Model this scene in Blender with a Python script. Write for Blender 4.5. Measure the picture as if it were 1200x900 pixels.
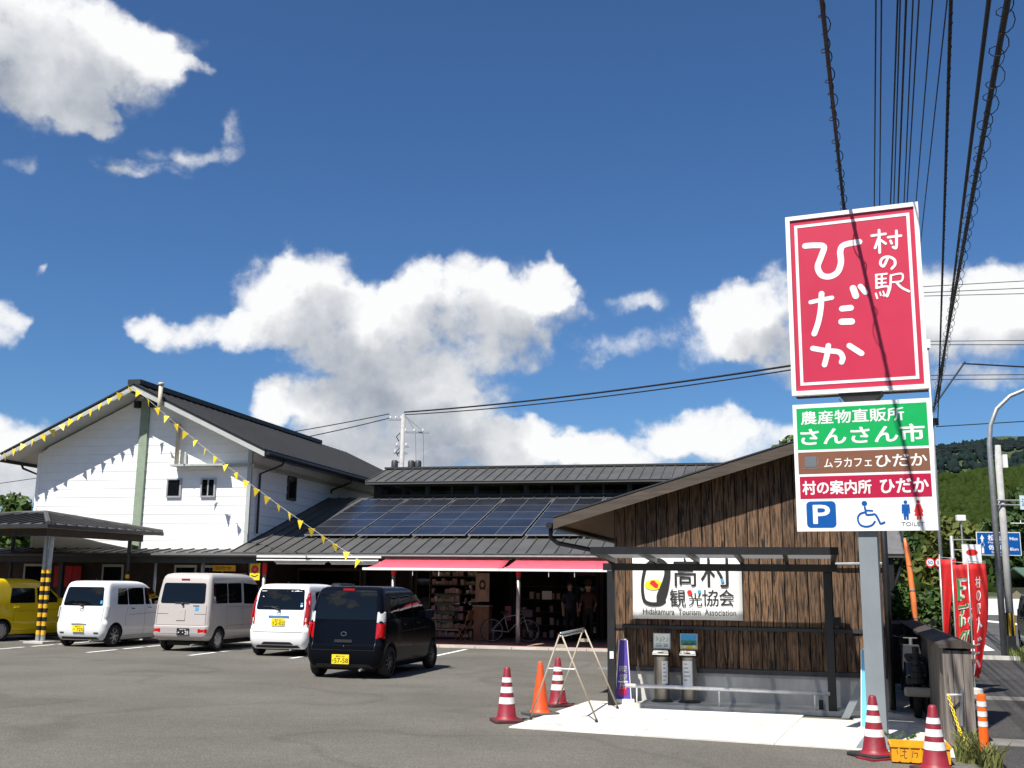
import bpy, bmesh, math, random
from mathutils import Vector, Matrix, noise as mnoise
import numpy as np

for _o in list(bpy.data.objects):
    bpy.data.objects.remove(_o)
scene = bpy.context.scene
COL = scene.collection
RAD = math.radians
rng = random.Random(7)

# ------------------------------------------------------------------ camera
CAM_H, FPX = 1.68, 1240.0
PITCH, ROLL = math.atan(235 / FPX), 0.0115
_R = Vector((1, 0, 0)); _F = Vector((0, math.cos(PITCH), math.sin(PITCH))); _U = Vector((0, -math.sin(PITCH), math.cos(PITCH)))
R2 = _R * math.cos(ROLL) + _U * math.sin(ROLL)
U2 = _U * math.cos(ROLL) - _R * math.sin(ROLL)
cam_d = bpy.data.cameras.new('camera')
cam = bpy.data.objects.new('camera', cam_d); COL.objects.link(cam)
m3 = Matrix((R2, U2, -_F)).transposed()
cam.matrix_world = Matrix.Translation((0, 0, CAM_H)) @ m3.to_4x4()
cam_d.sensor_width = 36.0
cam_d.lens = FPX / 1200 * 36.0
cam_d.clip_end = 12000
scene.camera = cam

# ------------------------------------------------------------------ exposure, sun, sky
scene.view_settings.view_transform = 'Standard'
scene.view_settings.look = 'None'
scene.view_settings.gamma = 1
EXPOSURE = 0.62
scene.view_settings.exposure = EXPOSURE
SUN_AZ, SUN_EL = RAD(33), RAD(56.0)       # light travels towards +Y, a little to +X
d = Vector((math.sin(SUN_AZ) * math.cos(SUN_EL), math.cos(SUN_AZ) * math.cos(SUN_EL), -math.sin(SUN_EL)))
sun_d = bpy.data.lights.new('sun', 'SUN'); sun_d.energy = 5.0; sun_d.angle = RAD(0.53); sun_d.color = (1, .955, .89)
sun = bpy.data.objects.new('sun', sun_d); COL.objects.link(sun)
sun.rotation_euler = d.to_track_quat('-Z', 'Y').to_euler()
scene.cycles.max_bounces = 8
scene.cycles.use_adaptive_sampling = True
scene.cycles.use_denoising = True


class NT:
    """small helper that wires shader nodes"""
    def __init__(s, tree): s.t = tree; s.n = tree.nodes; s.l = tree.links
    def put(s, inp, v):
        if v is None: return
        if isinstance(v, bpy.types.NodeSocket): s.l.new(v, inp)
        else: inp.default_value = v
    def m(s, op, a, b=None, c=None, clamp=False):
        n = s.n.new('ShaderNodeMath'); n.operation = op; n.use_clamp = clamp
        s.put(n.inputs[0], a); s.put(n.inputs[1], b); s.put(n.inputs[2], c)
        return n.outputs[0]
    def v(s, op, a, b=None, c=None):
        n = s.n.new('ShaderNodeVectorMath'); n.operation = op
        s.put(n.inputs[0], a); s.put(n.inputs[1], b); s.put(n.inputs[2], c)
        return n.outputs['Value'] if op in ('DOT_PRODUCT', 'LENGTH') else n.outputs[0]
    def noise(s, vec, scale, detail=4, rough=.55, out='Fac', dist=0.0):
        n = s.n.new('ShaderNodeTexNoise'); s.put(n.inputs['Vector'], vec)
        n.inputs['Scale'].default_value = scale; n.inputs['Detail'].default_value = detail
        n.inputs['Roughness'].default_value = rough; n.inputs['Distortion'].default_value = dist
        return n.outputs[out]
    def smooth(s, x, a, b):
        n = s.n.new('ShaderNodeMapRange'); n.interpolation_type = 'SMOOTHSTEP'
        s.put(n.inputs[0], x); n.inputs[1].default_value = a; n.inputs[2].default_value = b
        n.inputs[3].default_value = 0; n.inputs[4].default_value = 1
        return n.outputs[0]
    def mix(s, f, a, b, blend='MIX'):
        n = s.n.new('ShaderNodeMix'); n.data_type = 'RGBA'; n.blend_type = blend
        s.put(n.inputs[0], f)
        for i, x in ((6, a), (7, b)):
            if not isinstance(x, bpy.types.NodeSocket) and len(x) == 3: x = (*x, 1)
            s.put(n.inputs[i], x)
        return n.outputs[2]


world = bpy.data.worlds.new('World'); scene.world = world; world.use_nodes = True
wt = world.node_tree
for n_ in list(wt.nodes): wt.nodes.remove(n_)
W = NT(wt)
w_out = wt.nodes.new('ShaderNodeOutputWorld')
w_bg = wt.nodes.new('ShaderNodeBackground')
SKY_STRENGTH = 0.05
w_bg.inputs['Strength'].default_value = SKY_STRENGTH
sky = wt.nodes.new('ShaderNodeTexSky'); sky.sky_type = 'NISHITA'; sky.sun_disc = False
sky.sun_elevation = SUN_EL; sky.sun_rotation = RAD(180) + SUN_AZ
sky.altitude = 150; sky.air_density = 1.0; sky.dust_density = 0.35; sky.ozone_density = 3.0
tc = wt.nodes.new('ShaderNodeTexCoord')
dirv = tc.outputs['Generated']
sep = wt.nodes.new('ShaderNodeSeparateXYZ'); wt.links.new(dirv, sep.inputs[0])
az = W.m('ARCTAN2', sep.outputs[0], sep.outputs[1])
el = W.m('ARCSINE', sep.outputs[2])
cmb = wt.nodes.new('ShaderNodeCombineXYZ'); W.put(cmb.inputs[0], az); W.put(cmb.inputs[1], el)
# clouds: heaps in azimuth / elevation (degrees) with their half-widths and weight
CLOUDS = [
    (-26.3, 26.2, 6.3, 3.6, 1.00), (-22.3, 26.2, 4.0, 2.8, 0.80), (-25.2, 23.6, 3.8, 1.8, 0.80), (-19.9, 27.0, 2.7, 1.7, 0.60), (-18.3, 26.7, 1.4, 0.6, 0.45),
    (-26.9, 22.5, 1.8, 1.4, 0.50), (-23.3, 23.3, 2.1, 1.4, 0.55), (-18.4, 22.1, 2.5, 0.8, 0.50), (-16.4, 23.3, 1.0, 1.6, 0.50), (-20.5, 21.1, 2.4, 0.7, 0.50),
    (-21.6, 20.7, 1.7, 0.5, 0.40), (-26.6, 19.9, 1.2, 0.7, 0.42), (-18.5, 12.2, 1.9, 1.2, 0.62), (-19.1, 12.6, 1.3, 1.3, 0.55), (-15.8, 12.9, 2.7, 1.5, 0.80),
    (-13.6, 14.6, 2.7, 2.8, 1.00), (-11.3, 15.6, 2.9, 2.3, 1.00), (-10.1, 12.7, 4.4, 2.5, 1.00), (-8.0, 13.1, 3.7, 2.7, 1.00), (-5.8, 15.4, 1.8, 2.2, 0.90),
    (-2.7, 15.5, 3.8, 2.7, 1.00), (1.1, 15.6, 3.4, 2.6, 0.90), (2.3, 16.7, 1.9, 1.5, 0.70), (-1.4, 13.0, 4.7, 2.4, 0.90), (-6.8, 11.0, 4.2, 1.9, 0.90),
    (-11.7, 9.0, 3.4, 1.9, 0.80), (-7.9, 8.7, 4.2, 2.1, 0.80), (-4.4, 10.2, 2.8, 2.1, 0.80), (-13.3, 8.7, 1.8, 1.5, 0.60), (4.0, 14.2, 1.4, 1.4, 0.50),
    (-1.8, 7.4, 4.6, 2.1, 1.00), (-9.2, 6.6, 3.7, 1.5, 0.80), (-5.5, 6.5, 4.2, 1.4, 0.90), (-13.6, 6.2, 2.7, 1.1, 0.60), (1.9, 6.8, 4.6, 1.7, 0.90),
    (6.5, 6.7, 5.0, 1.6, 1.00), (10.0, 8.4, 3.2, 1.5, 1.00), (13.3, 7.4, 3.0, 1.6, 0.80), (-3.7, 7.8, 2.6, 1.7, 0.80), (-6.9, 6.1, 2.8, 1.0, 0.70),
    (7.1, 15.2, 2.0, 0.9, 0.52), (5.9, 12.8, 2.2, 1.2, 0.50), (4.9, 11.9, 1.2, 0.7, 0.40), (10.3, 13.2, 3.1, 1.5, 0.70), (12.6, 14.2, 2.8, 2.2, 0.90),
    (14.2, 15.3, 2.0, 2.0, 0.80), (13.9, 12.6, 2.7, 1.3, 0.70), (18.3, 13.7, 4.2, 2.6, 1.00), (23.4, 13.5, 3.7, 3.0, 1.00), (25.8, 14.2, 2.7, 2.3, 1.00),
    (24.3, 10.5, 3.4, 0.9, 0.70), (15.4, 11.4, 2.2, 1.1, 0.70), (-1.9, 9.8, 2.8, 1.4, 0.60), (-26.1, 12.7, 1.3, 1.2, 0.70), (-25.9, 6.7, 2.3, 2.1, 1.00),
    (-25.2, 4.8, 2.7, 1.7, 1.00), (-25.2, 15.0, 0.6, 0.5, 0.45), (-28.9, 14.0, 2.2, 2.0, 0.90), (30.0, 14.5, 3.1, 2.8, 1.00), (-30.1, 24.6, 3.9, 3.7, 1.00)
]
warp = W.v('MULTIPLY_ADD', W.noise(dirv, 9, 3, .55, 'Color'), (.095, .075, 0), (-.0475, -.0375, 0))
warp2 = W.v('MULTIPLY_ADD', W.noise(dirv, 38, 3, .6, 'Color'), (.034, .028, 0), (-.017, -.014, 0))
p_w = W.v('ADD', W.v('ADD', cmb.outputs[0], warp), warp2)
p_s = W.v('ADD', p_w, (-.016, .044, 0))


def heap(p):
    tot = None
    for (a, e, ra, re, wgt) in CLOUDS:
        a, e, ra, re = RAD(a), RAD(e), RAD(ra), RAD(re)
        q = W.v('MULTIPLY_ADD', p, (1 / ra, 1 / re, 0), (-a / ra, -e / re, 0))
        k = W.m('SUBTRACT', 1.0, W.v('DOT_PRODUCT', q, q), clamp=True)
        tot = W.m('MULTIPLY', k, wgt) if tot is None else W.m('MULTIPLY_ADD', k, wgt, tot)
    return tot


h0, h1 = heap(p_w), heap(p_s)
# loose heaps of the same kind for the rest of the sky
far_gate = W.m('MAXIMUM', W.smooth(W.m('ABSOLUTE', az), .62, .9), W.smooth(el, .62, .85))
gen = W.m('MULTIPLY', W.smooth(W.noise(dirv, 3.2, 3, .5), .50, .70), W.m('MULTIPLY', far_gate, 1.2))
h0 = W.m('ADD', h0, gen); h1 = W.m('ADD', h1, W.m('MULTIPLY', gen, .7))
fine = W.noise(dirv, 22, 10, .60)
mid_ = W.noise(W.v('ADD', dirv, (-.012, 0, .030)), 9, 4, .5)
h0c = W.m('MINIMUM', h0, 1.1)
body = W.smooth(h0c, .02, .42)
dens = W.m('MULTIPLY_ADD', W.m('SUBTRACT', fine, .5), W.m('MULTIPLY_ADD', body, 1.0, 1.25), W.m('SUBTRACT', h0c, .24))
alpha = W.m('MULTIPLY', W.smooth(dens, -.20, .74), W.smooth(h0c, .0, .55))
KS = 1 / (SKY_STRENGTH * 2 ** EXPOSURE)
thick = W.m('POWER', 2.718, W.m('MULTIPLY', h1, -1.15))
lit = W.m('ADD', W.m('MULTIPLY_ADD', thick, 1.2, .0), W.m('MULTIPLY', W.m('SUBTRACT', fine, mid_), 1.0), clamp=True)
cl_dark, cl_lit = (.36 * KS, .40 * KS, .47 * KS), (.98 * KS, .985 * KS, .99 * KS)
cloud = W.mix(lit, cl_dark, cl_lit)
skyc = W.mix(1.0, sky.outputs[0], (.66, 1.0, 1.36), 'MULTIPLY')
W.put(w_bg.inputs['Color'], W.mix(alpha, skyc, cloud))
wt.links.new(w_bg.outputs[0], w_out.inputs['Surface'])
try:
    world.cycles.sampling_method = 'MANUAL'; world.cycles.sample_map_resolution = 512
except Exception:
    pass

# ------------------------------------------------------------------ frames of reference (metres; u along, n into the depth)
def frame(x, y, deg):
    t = RAD(deg)
    return Matrix.Translation((x, y, 0)) @ Matrix.Rotation(-t, 4, 'Z')
FB = frame(-1.68, 30.03, 13.0)      # shop: origin under the eave
FI = frame(1.86, 16.15, 15.5)       # information office
FS = frame(3.99, 11.92, 23.0)       # roadside sign
FR = frame(4.66, 10.86, 18.0)       # pavement along the road


def at(F, u, n, z=0.0): return F @ Vector((u, n, z))
def rot_of(F): return F.to_euler().z

# ------------------------------------------------------------------ materials
MATS = {}


def mat(name, col, rough=.6, metal=0., var=.12, scale=6., stretch=(1, 1, 1), bump=0., bscale=60., coat=0., spec=.5, detail=4, rnd=.0, spots=None, emit=None):
    """principled surface with soft colour variation, optional grain relief, per-object variation and dark spots (knots, stains)"""
    if name in MATS: return MATS[name]
    m = bpy.data.materials.new(name); m.use_nodes = True; MATS[name] = m
    T = NT(m.node_tree); b = m.node_tree.nodes['Principled BSDF']
    b.inputs['Roughness'].default_value = rough; b.inputs['Metallic'].default_value = metal
    b.inputs['Coat Weight'].default_value = coat; b.inputs['Coat Roughness'].default_value = .04
    b.inputs['Specular IOR Level'].default_value = spec
    tcn = m.node_tree.nodes.new('ShaderNodeTexCoord')
    oi = m.node_tree.nodes.new('ShaderNodeObjectInfo')
    vec = T.v('MULTIPLY', tcn.outputs['Object'], stretch)
    off = m.node_tree.nodes.new('ShaderNodeCombineXYZ')
    T.put(off.inputs[0], T.m('MULTIPLY', oi.outputs['Random'], 17.0)); T.put(off.inputs[1], T.m('MULTIPLY', oi.outputs['Random'], 5.3)); T.put(off.inputs[2], T.m('MULTIPLY', oi.outputs['Random'], 11.0))
    vec = T.v('ADD', vec, off.outputs[0])
    c = Vector(col)
    cc = None
    if var > 0:
        lo = tuple(min(1, x * (1 - var)) for x in c); hi = tuple(min(1, x * (1 + var)) for x in c)
        f = T.smooth(T.noise(vec, scale, detail, .6), .28, .72)
        cc = T.mix(f, lo, hi)
    else:
        cc = T.mix(0.0, tuple(c), tuple(c))
    if spots:
        sc, thr, wid, scol = spots
        g = T.smooth(T.noise(vec, sc, 3, .55), thr, thr + wid)
        cc = T.mix(g, cc, scol)
    if rnd > 0:
        k = T.m('MULTIPLY_ADD', oi.outputs['Random'], 2 * rnd, 1 - rnd)
        kc = m.node_tree.nodes.new('ShaderNodeCombineXYZ')
        for i in range(3): T.put(kc.inputs[i], k)
        cc = T.mix(1.0, cc, kc.outputs[0], 'MULTIPLY')
    T.put(b.inputs['Base Color'], cc)
    if rough > .1:
        T.put(b.inputs['Roughness'], T.m('MULTIPLY_ADD', T.noise(vec, scale * 2.3, 3), .16, rough - .08, clamp=True))
    if bump > 0:
        bn = m.node_tree.nodes.new('ShaderNodeBump'); bn.inputs['Strength'].default_value = bump; bn.inputs['Distance'].default_value = .01
        T.put(bn.inputs['Height'], T.noise(vec, bscale, 3, .6)); m.node_tree.links.new(bn.outputs[0], b.inputs['Normal'])
    if emit:
        b.inputs['Emission Color'].default_value = (*emit[0], 1); b.inputs['Emission Strength'].default_value = emit[1]
    return m


def asphalt_mat(name, col, wear=.25):
    m = bpy.data.materials.new(name); m.use_nodes = True; MATS[name] = m
    T = NT(m.node_tree); b = m.node_tree.nodes['Principled BSDF']
    tcn = m.node_tree.nodes.new('ShaderNodeTexCoord'); v = tcn.outputs['Object']
    grit = T.noise(v, 42, 4, .85); big = T.noise(v, .35, 5, .6)
    streak = T.noise(T.v('MULTIPLY', v, (.8, 1.6, 1)), .4, 5, .65, dist=1.2)
    k = T.m('MULTIPLY_ADD', T.smooth(grit, .32, .70), 1.0, .50)
    k = T.m('MULTIPLY', k, T.m('MULTIPLY_ADD', T.smooth(big, .3, .7), wear, 1 - wear * .5))
    k = T.m('MULTIPLY', k, T.m('MULTIPLY_ADD', T.smooth(streak, .35, .6), .08, .95))
    mid = T.noise(v, 9, 4, .7); k = T.m('MULTIPLY', k, T.m('MULTIPLY_ADD', T.smooth(mid, .35, .65), .16, .92))
    oil = T.smooth(T.noise(v, 1.1, 4, .6), .66, .74); k = T.m('MULTIPLY', k, T.m('MULTIPLY_ADD', oil, -.22, 1.0))
    # soft dark arcs left by turning tyres
    wv = T.noise(T.v('MULTIPLY', v, (.16, .16, 1)), 1.0, 2, .5)
    ring = T.m('ABSOLUTE', T.m('SUBTRACT', T.m('FRACT', T.m('MULTIPLY', wv, 7.0)), .5))
    k = T.m('MULTIPLY', k, T.m('MULTIPLY_ADD', T.smooth(ring, .0, .09), .14, .86))
    kc = m.node_tree.nodes.new('ShaderNodeCombineXYZ')
    for i in range(3): T.put(kc.inputs[i], k)
    speck = T.smooth(T.noise(v, 90, 2, .8), .66, .75)
    base = T.mix(1.0, tuple(col), kc.outputs[0], 'MULTIPLY')
    T.put(b.inputs['Base Color'], T.mix(T.m('MULTIPLY', speck, .5), base, tuple(x * 2.3 for x in col)))
    b.inputs['Roughness'].default_value = .88; b.inputs['Specular IOR Level'].default_value = .25
    bn = m.node_tree.nodes.new('ShaderNodeBump'); bn.inputs['Strength'].default_value = .6; bn.inputs['Distance'].default_value = .012
    T.put(bn.inputs['Height'], T.m('MULTIPLY_ADD', big, 1.5, grit)); m.node_tree.links.new(bn.outputs[0], b.inputs['Normal'])
    return m


def leaf_mat(name, c0, c1, c2, transl=.25, spec=.3):
    m = bpy.data.materials.new(name); m.use_nodes = True; MATS[name] = m
    T = NT(m.node_tree); b = m.node_tree.nodes['Principled BSDF']
    geo = m.node_tree.nodes.new('ShaderNodeNewGeometry'); r = geo.outputs['Random Per Island']
    tcn = m.node_tree.nodes.new('ShaderNodeTexCoord')
    big = T.smooth(T.noise(tcn.outputs['Object'], .9, 2), .35, .65)
    cc = T.mix(r, c0, c1); cc = T.mix(T.m('MULTIPLY', big, .45), cc, c2)
    T.put(b.inputs['Base Color'], cc); b.inputs['Roughness'].default_value = .7; b.inputs['Specular IOR Level'].default_value = spec
    if transl:
        tr = m.node_tree.nodes.new('ShaderNodeBsdfTranslucent'); T.put(tr.inputs[0], cc)
        ms = m.node_tree.nodes.new('ShaderNodeMixShader'); ms.inputs[0].default_value = transl
        out = m.node_tree.nodes['Material Output']
        m.node_tree.links.new(b.outputs[0], ms.inputs[1]); m.node_tree.links.new(tr.outputs[0], ms.inputs[2]); m.node_tree.links.new(ms.outputs[0], out.inputs[0])
    return m


def clear_glass(name, tint=(.5, .54, .56), mixf=.25):
    m = bpy.data.materials.new(name); m.use_nodes = True; MATS[name] = m
    nt = m.node_tree; nt.nodes.remove(nt.nodes['Principled BSDF'])
    a = nt.nodes.new('ShaderNodeBsdfTransparent'); a.inputs[0].default_value = (*tint, 1)
    g = nt.nodes.new('ShaderNodeBsdfGlossy'); g.inputs['Roughness'].default_value = .02
    fr = nt.nodes.new('ShaderNodeFresnel'); fr.inputs[0].default_value = 1.5
    s = nt.nodes.new('ShaderNodeMixShader'); nt.links.new(fr.outputs[0], s.inputs[0])
    nt.links.new(a.outputs[0], s.inputs[1]); nt.links.new(g.outputs[0], s.inputs[2]); nt.links.new(s.outputs[0], nt.nodes['Material Output'].inputs[0])
    return m


ASPHALT = asphalt_mat('asphalt', (.130, .122, .104))
ROADASP = asphalt_mat('road asphalt', (.085, .083, .080), .2)
PAVEASP = asphalt_mat('pavement asphalt', (.055, .052, .050), .4)
CONC = mat('concrete', (.50, .48, .44), .85, var=.14, scale=2.2, bump=.25, bscale=40, spots=(5., .60, .12, (.36, .34, .30)))
CONC_L = mat('pale concrete', (.63, .605, .545), .85, var=.18, scale=1.5, bump=.25, bscale=50, spots=(3.2, .60, .12, (.40, .38, .34)))
CONC_G = mat('grey concrete', (.50, .485, .44), .85, var=.22, scale=2.5, stretch=(1, 1, .35), bump=.25, bscale=30)
PAVER = mat('reddish paving', (.42, .28, .23), .85, var=.15, scale=4, bump=.3)
LINE = mat('road paint', (.74, .74, .72), .7, var=.12, scale=9, spots=(7., .63, .06, (.3, .29, .28)))
EARTH = mat('earth', (.10, .11, .05), .95, var=.4, scale=.3)
WHITEW = mat('white siding', (.86, .855, .84), .55, var=.03, scale=3, rnd=.015)
ROOFM = mat('dark metal roofing', (.074, .073, .068), .55, metal=0., var=.14, scale=1.2, rnd=.08, spec=.5)
ROOFB = mat('black roofing', (.028, .028, .03), .5, var=.15, scale=2, rnd=.1)
BLACKM = mat('black metal', (.012, .012, .013), .45, var=.2, scale=5)
DARKM = mat('charcoal metal', (.035, .036, .038), .45, var=.15, scale=4)
GREYM = mat('grey painted steel', (.215, .245, .26), .42, var=.06, scale=3, spots=(9., .70, .03, (.25, .2, .16)))
STEEL = mat('galvanised steel', (.42, .43, .44), .42, metal=.6, var=.12, scale=9)
STAINL = mat('stainless steel', (.86, .85, .83), .42, metal=.45, var=.12, scale=5, stretch=(1, 1, .25))
CHROME = mat('polished metal', (.75, .75, .75), .08, metal=1., var=.03)
CREAMM = mat('cream painted steel', (.36, .31, .23), .5, var=.1, scale=4)
ALU = mat('aluminium frame', (.46, .47, .48), .35, metal=.4, var=.05)
CELL = mat('solar cell', (.020, .023, .032), .22, var=.25, scale=1.5, rnd=.3, spec=.45)
WOODD = mat('charred cedar', (.110, .062, .032), .8, var=.85, scale=9, stretch=(4.6, 4.6, .40), bump=.8, bscale=30, rnd=.30, spots=(7.0, .585, .06, (.008, .006, .005)))
WOODB = mat('brown fascia wood', (.062, .047, .034), .65, var=.28, scale=5, stretch=(.3, 3, 3), bump=.3, bscale=30, spots=(2.5, .62, .1, (.11, .075, .05)))
SOFFIT = mat('soffit wood', (.15, .08, .035), .65, var=.25, scale=5, stretch=(4, .4, 1))
WOODG = mat('weathered grey wood', (.16, .138, .12), .85, var=.42, scale=5, stretch=(4, 4, .3), bump=.7, bscale=22, rnd=.2, spots=(6., .60, .06, (.05, .042, .036)))
WOODK = mat('dark stained wood', (.045, .036, .030), .75, var=.3, scale=5, stretch=(3, 3, .4), bump=.4, rnd=.25)
WOODO = mat('orange brown wood', (.27, .12, .05), .55, var=.2, scale=6, stretch=(3, 3, .5))
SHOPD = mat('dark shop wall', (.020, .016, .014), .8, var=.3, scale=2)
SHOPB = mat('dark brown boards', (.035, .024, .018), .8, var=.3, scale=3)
GREENP = mat('sage green paint', (.24, .30, .22), .6, var=.1, scale=5)
TRIMG = mat('pale grey trim', (.40, .42, .40), .55, var=.06, scale=3)
RED_S = mat('sign red', (.50, .026, .064), .38, var=.05, scale=1.2)
RED_P = mat('crimson print', (.42, .006, .045), .4, var=.03)
WHITE_S = mat('sign white', (.80, .80, .79), .38, var=.03, scale=3)
GREEN_S = mat('sign green', (.0, .36, .085), .4, var=.03)
BROWN_S = mat('sign brown', (.20, .085, .045), .4, var=.05)
BLUE_S = mat('sign blue', (.0, .08, .32), .4, var=.03)
GREYINK = mat('grey print', (.13, .15, .17), .4, var=.05)
INK = mat('black ink', (.015, .015, .015), .6, var=.05)
INKR = mat('red ink', (.65, .02, .02), .5, var=.05)
INKB = mat('sky blue ink', (.05, .33, .62), .5, var=.05)
INKY = mat('yellow ink', (.85, .62, .02), .5, var=.05)
CLOTHW = mat('white banner cloth', (.78, .78, .77), .7, var=.04, scale=3)
AWN = mat('red awning canvas', (.72, .09, .13), .75, var=.08, scale=3)
AWNW = mat('white awning metal', (.78, .77, .74), .5, var=.05)
FLAGR = mat('red flag cloth', (.55, .012, .015), .7, var=.1, scale=4)
FLAGY = mat('yellow flag plastic', (.80, .58, .01), .5, var=.06)
CONER = mat('dark red cone plastic', (.24, .014, .026), .5, var=.22, scale=7, spots=(11., .63, .08, (.13, .05, .05)))
CONEO = mat('orange cone plastic', (.62, .075, .012), .5, var=.12, scale=6)
CONEW = mat('white reflective band', (.72, .72, .70), .4, var=.12, scale=12)
RUBBER = mat('black rubber', (.018, .018, .018), .75, var=.25, scale=9)
RUBRED = mat('dusty dark red rubber', (.075, .018, .02), .75, var=.3, scale=9)
PURPLE = mat('purple sign plastic', (.085, .05, .30), .4, var=.06)
LBLUE = mat('light blue sign plastic', (.16, .52, .80), .4, var=.05)
YELLOWT = mat('yellow tape', (.72, .42, .02), .5, var=.1)
CRATEY = mat('yellow crate plastic', (.75, .33, .01), .45, var=.1)
CHAINY = mat('yellow chain plastic', (.80, .60, .0), .4, var=.05)
ORANGEP = mat('bright orange plastic', (.85, .12, .01), .4, var=.06)
GUARDO = mat('faded orange plastic', (.85, .24, .07), .5, var=.15, scale=4)
PIPEC = mat('ivory pipe', (.55, .50, .38), .5, var=.1)
CABLE = mat('cable black', (.008, .008, .009), .6, var=.1)
WIREG = mat('cable grey', (.03, .03, .035), .5, var=.1)
CONCP = mat('pole concrete', (.36, .36, .35), .8, var=.14, scale=4, bump=.2)
GLASSD = mat('dark window glass', (.006, .007, .009), .03, var=0, spec=.6)
GLASSC = clear_glass('clear glass')
GLASSM = mat('smoked car glass', (.004, .005, .006), .02, var=0, spec=.4)
TYRE = mat('tyre rubber', (.014, .014, .014), .8, var=.2, scale=20)
RIM = mat('alloy rim', (.50, .50, .51), .3, metal=.7, var=.05)
TAILR = mat('tail lamp red', (.42, .006, .008), .12, var=.08, coat=.6)
TAILC = mat('clear lamp', (.62, .62, .62), .12, var=.06, coat=.6)
PLATEY = mat('yellow plate', (.82, .63, .01), .4, var=.03)
PANELT = mat('smoky polycarbonate', (.20, .205, .21), .35, var=.08)
_nt = PANELT.node_tree; _a = _nt.nodes.new('ShaderNodeBsdfTransparent'); _a.inputs[0].default_value = (.50, .51, .52, 1); _b = _nt.nodes.new('ShaderNodeBsdfTranslucent'); _b.inputs[0].default_value = (.6, .6, .6, 1)
_m1 = _nt.nodes.new('ShaderNodeMixShader'); _m1.inputs[0].default_value = .30; _m2 = _nt.nodes.new('ShaderNodeMixShader'); _m2.inputs[0].default_value = .85
_nt.links.new(_a.outputs[0], _m1.inputs[1]); _nt.links.new(_b.outputs[0], _m1.inputs[2]); _nt.links.new(_nt.nodes['Principled BSDF'].outputs[0], _m2.inputs[1]); _nt.links.new(_m1.outputs[0], _m2.inputs[2]); _nt.links.new(_m2.outputs[0], _nt.nodes['Material Output'].inputs[0])
SKINM = mat('skin', (.48, .29, .20), .55, var=.08)
HAIRM = mat('black hair', (.015, .012, .01), .6)
BARKM = mat('bark', (.09, .065, .045), .9, var=.4, scale=8, bump=.6, bscale=20)


def paint(name, col, metal=0.):
    return mat(name, col, .4, metal=metal, var=.02, scale=1, coat=.7, spec=.2)


PW = paint('white car paint', (.80, .80, .80)); PWS = paint('pearl white car paint', (.74, .745, .75))
PB = mat('blue black car paint', (.003, .004, .007), .22, var=.02, coat=.12, spec=.06); PY = paint('yellow car paint', (.72, .52, .005))
PS = paint('rose silver car paint', (.46, .42, .395), .08); PD = paint('dark car paint', (.02, .02, .022))

# ------------------------------------------------------------------ objects: things, parts, groups


def link(o, parent=None):
    COL.objects.link(o)
    if parent is not None: o.parent = parent
    return o


def tag(o, label=None, cat=None, group=None, kind=None):
    if label: o['label'] = label
    if cat: o['category'] = cat
    if group: o['group'] = group
    if kind: o['kind'] = kind
    return o


def thing(name, label, cat, M=None, group=None):
    o = bpy.data.objects.new(name, None); link(o); o.empty_display_size = .2
    if M is not None: o.matrix_world = M
    return tag(o, label, cat, group)


def copy_tree(o, parent=None):
    c = o.copy(); link(c)
    if parent is not None:
        c.parent = parent; c.matrix_parent_inverse = o.matrix_parent_inverse.copy()
    for ch in list(o.children): copy_tree(ch, c)
    return c


def place(o, F, u=0, n=0, z=0, turn=0):
    o.matrix_world = F @ Matrix.Translation((u, n, z)) @ Matrix.Rotation(RAD(turn), 4, 'Z'); return o


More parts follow.
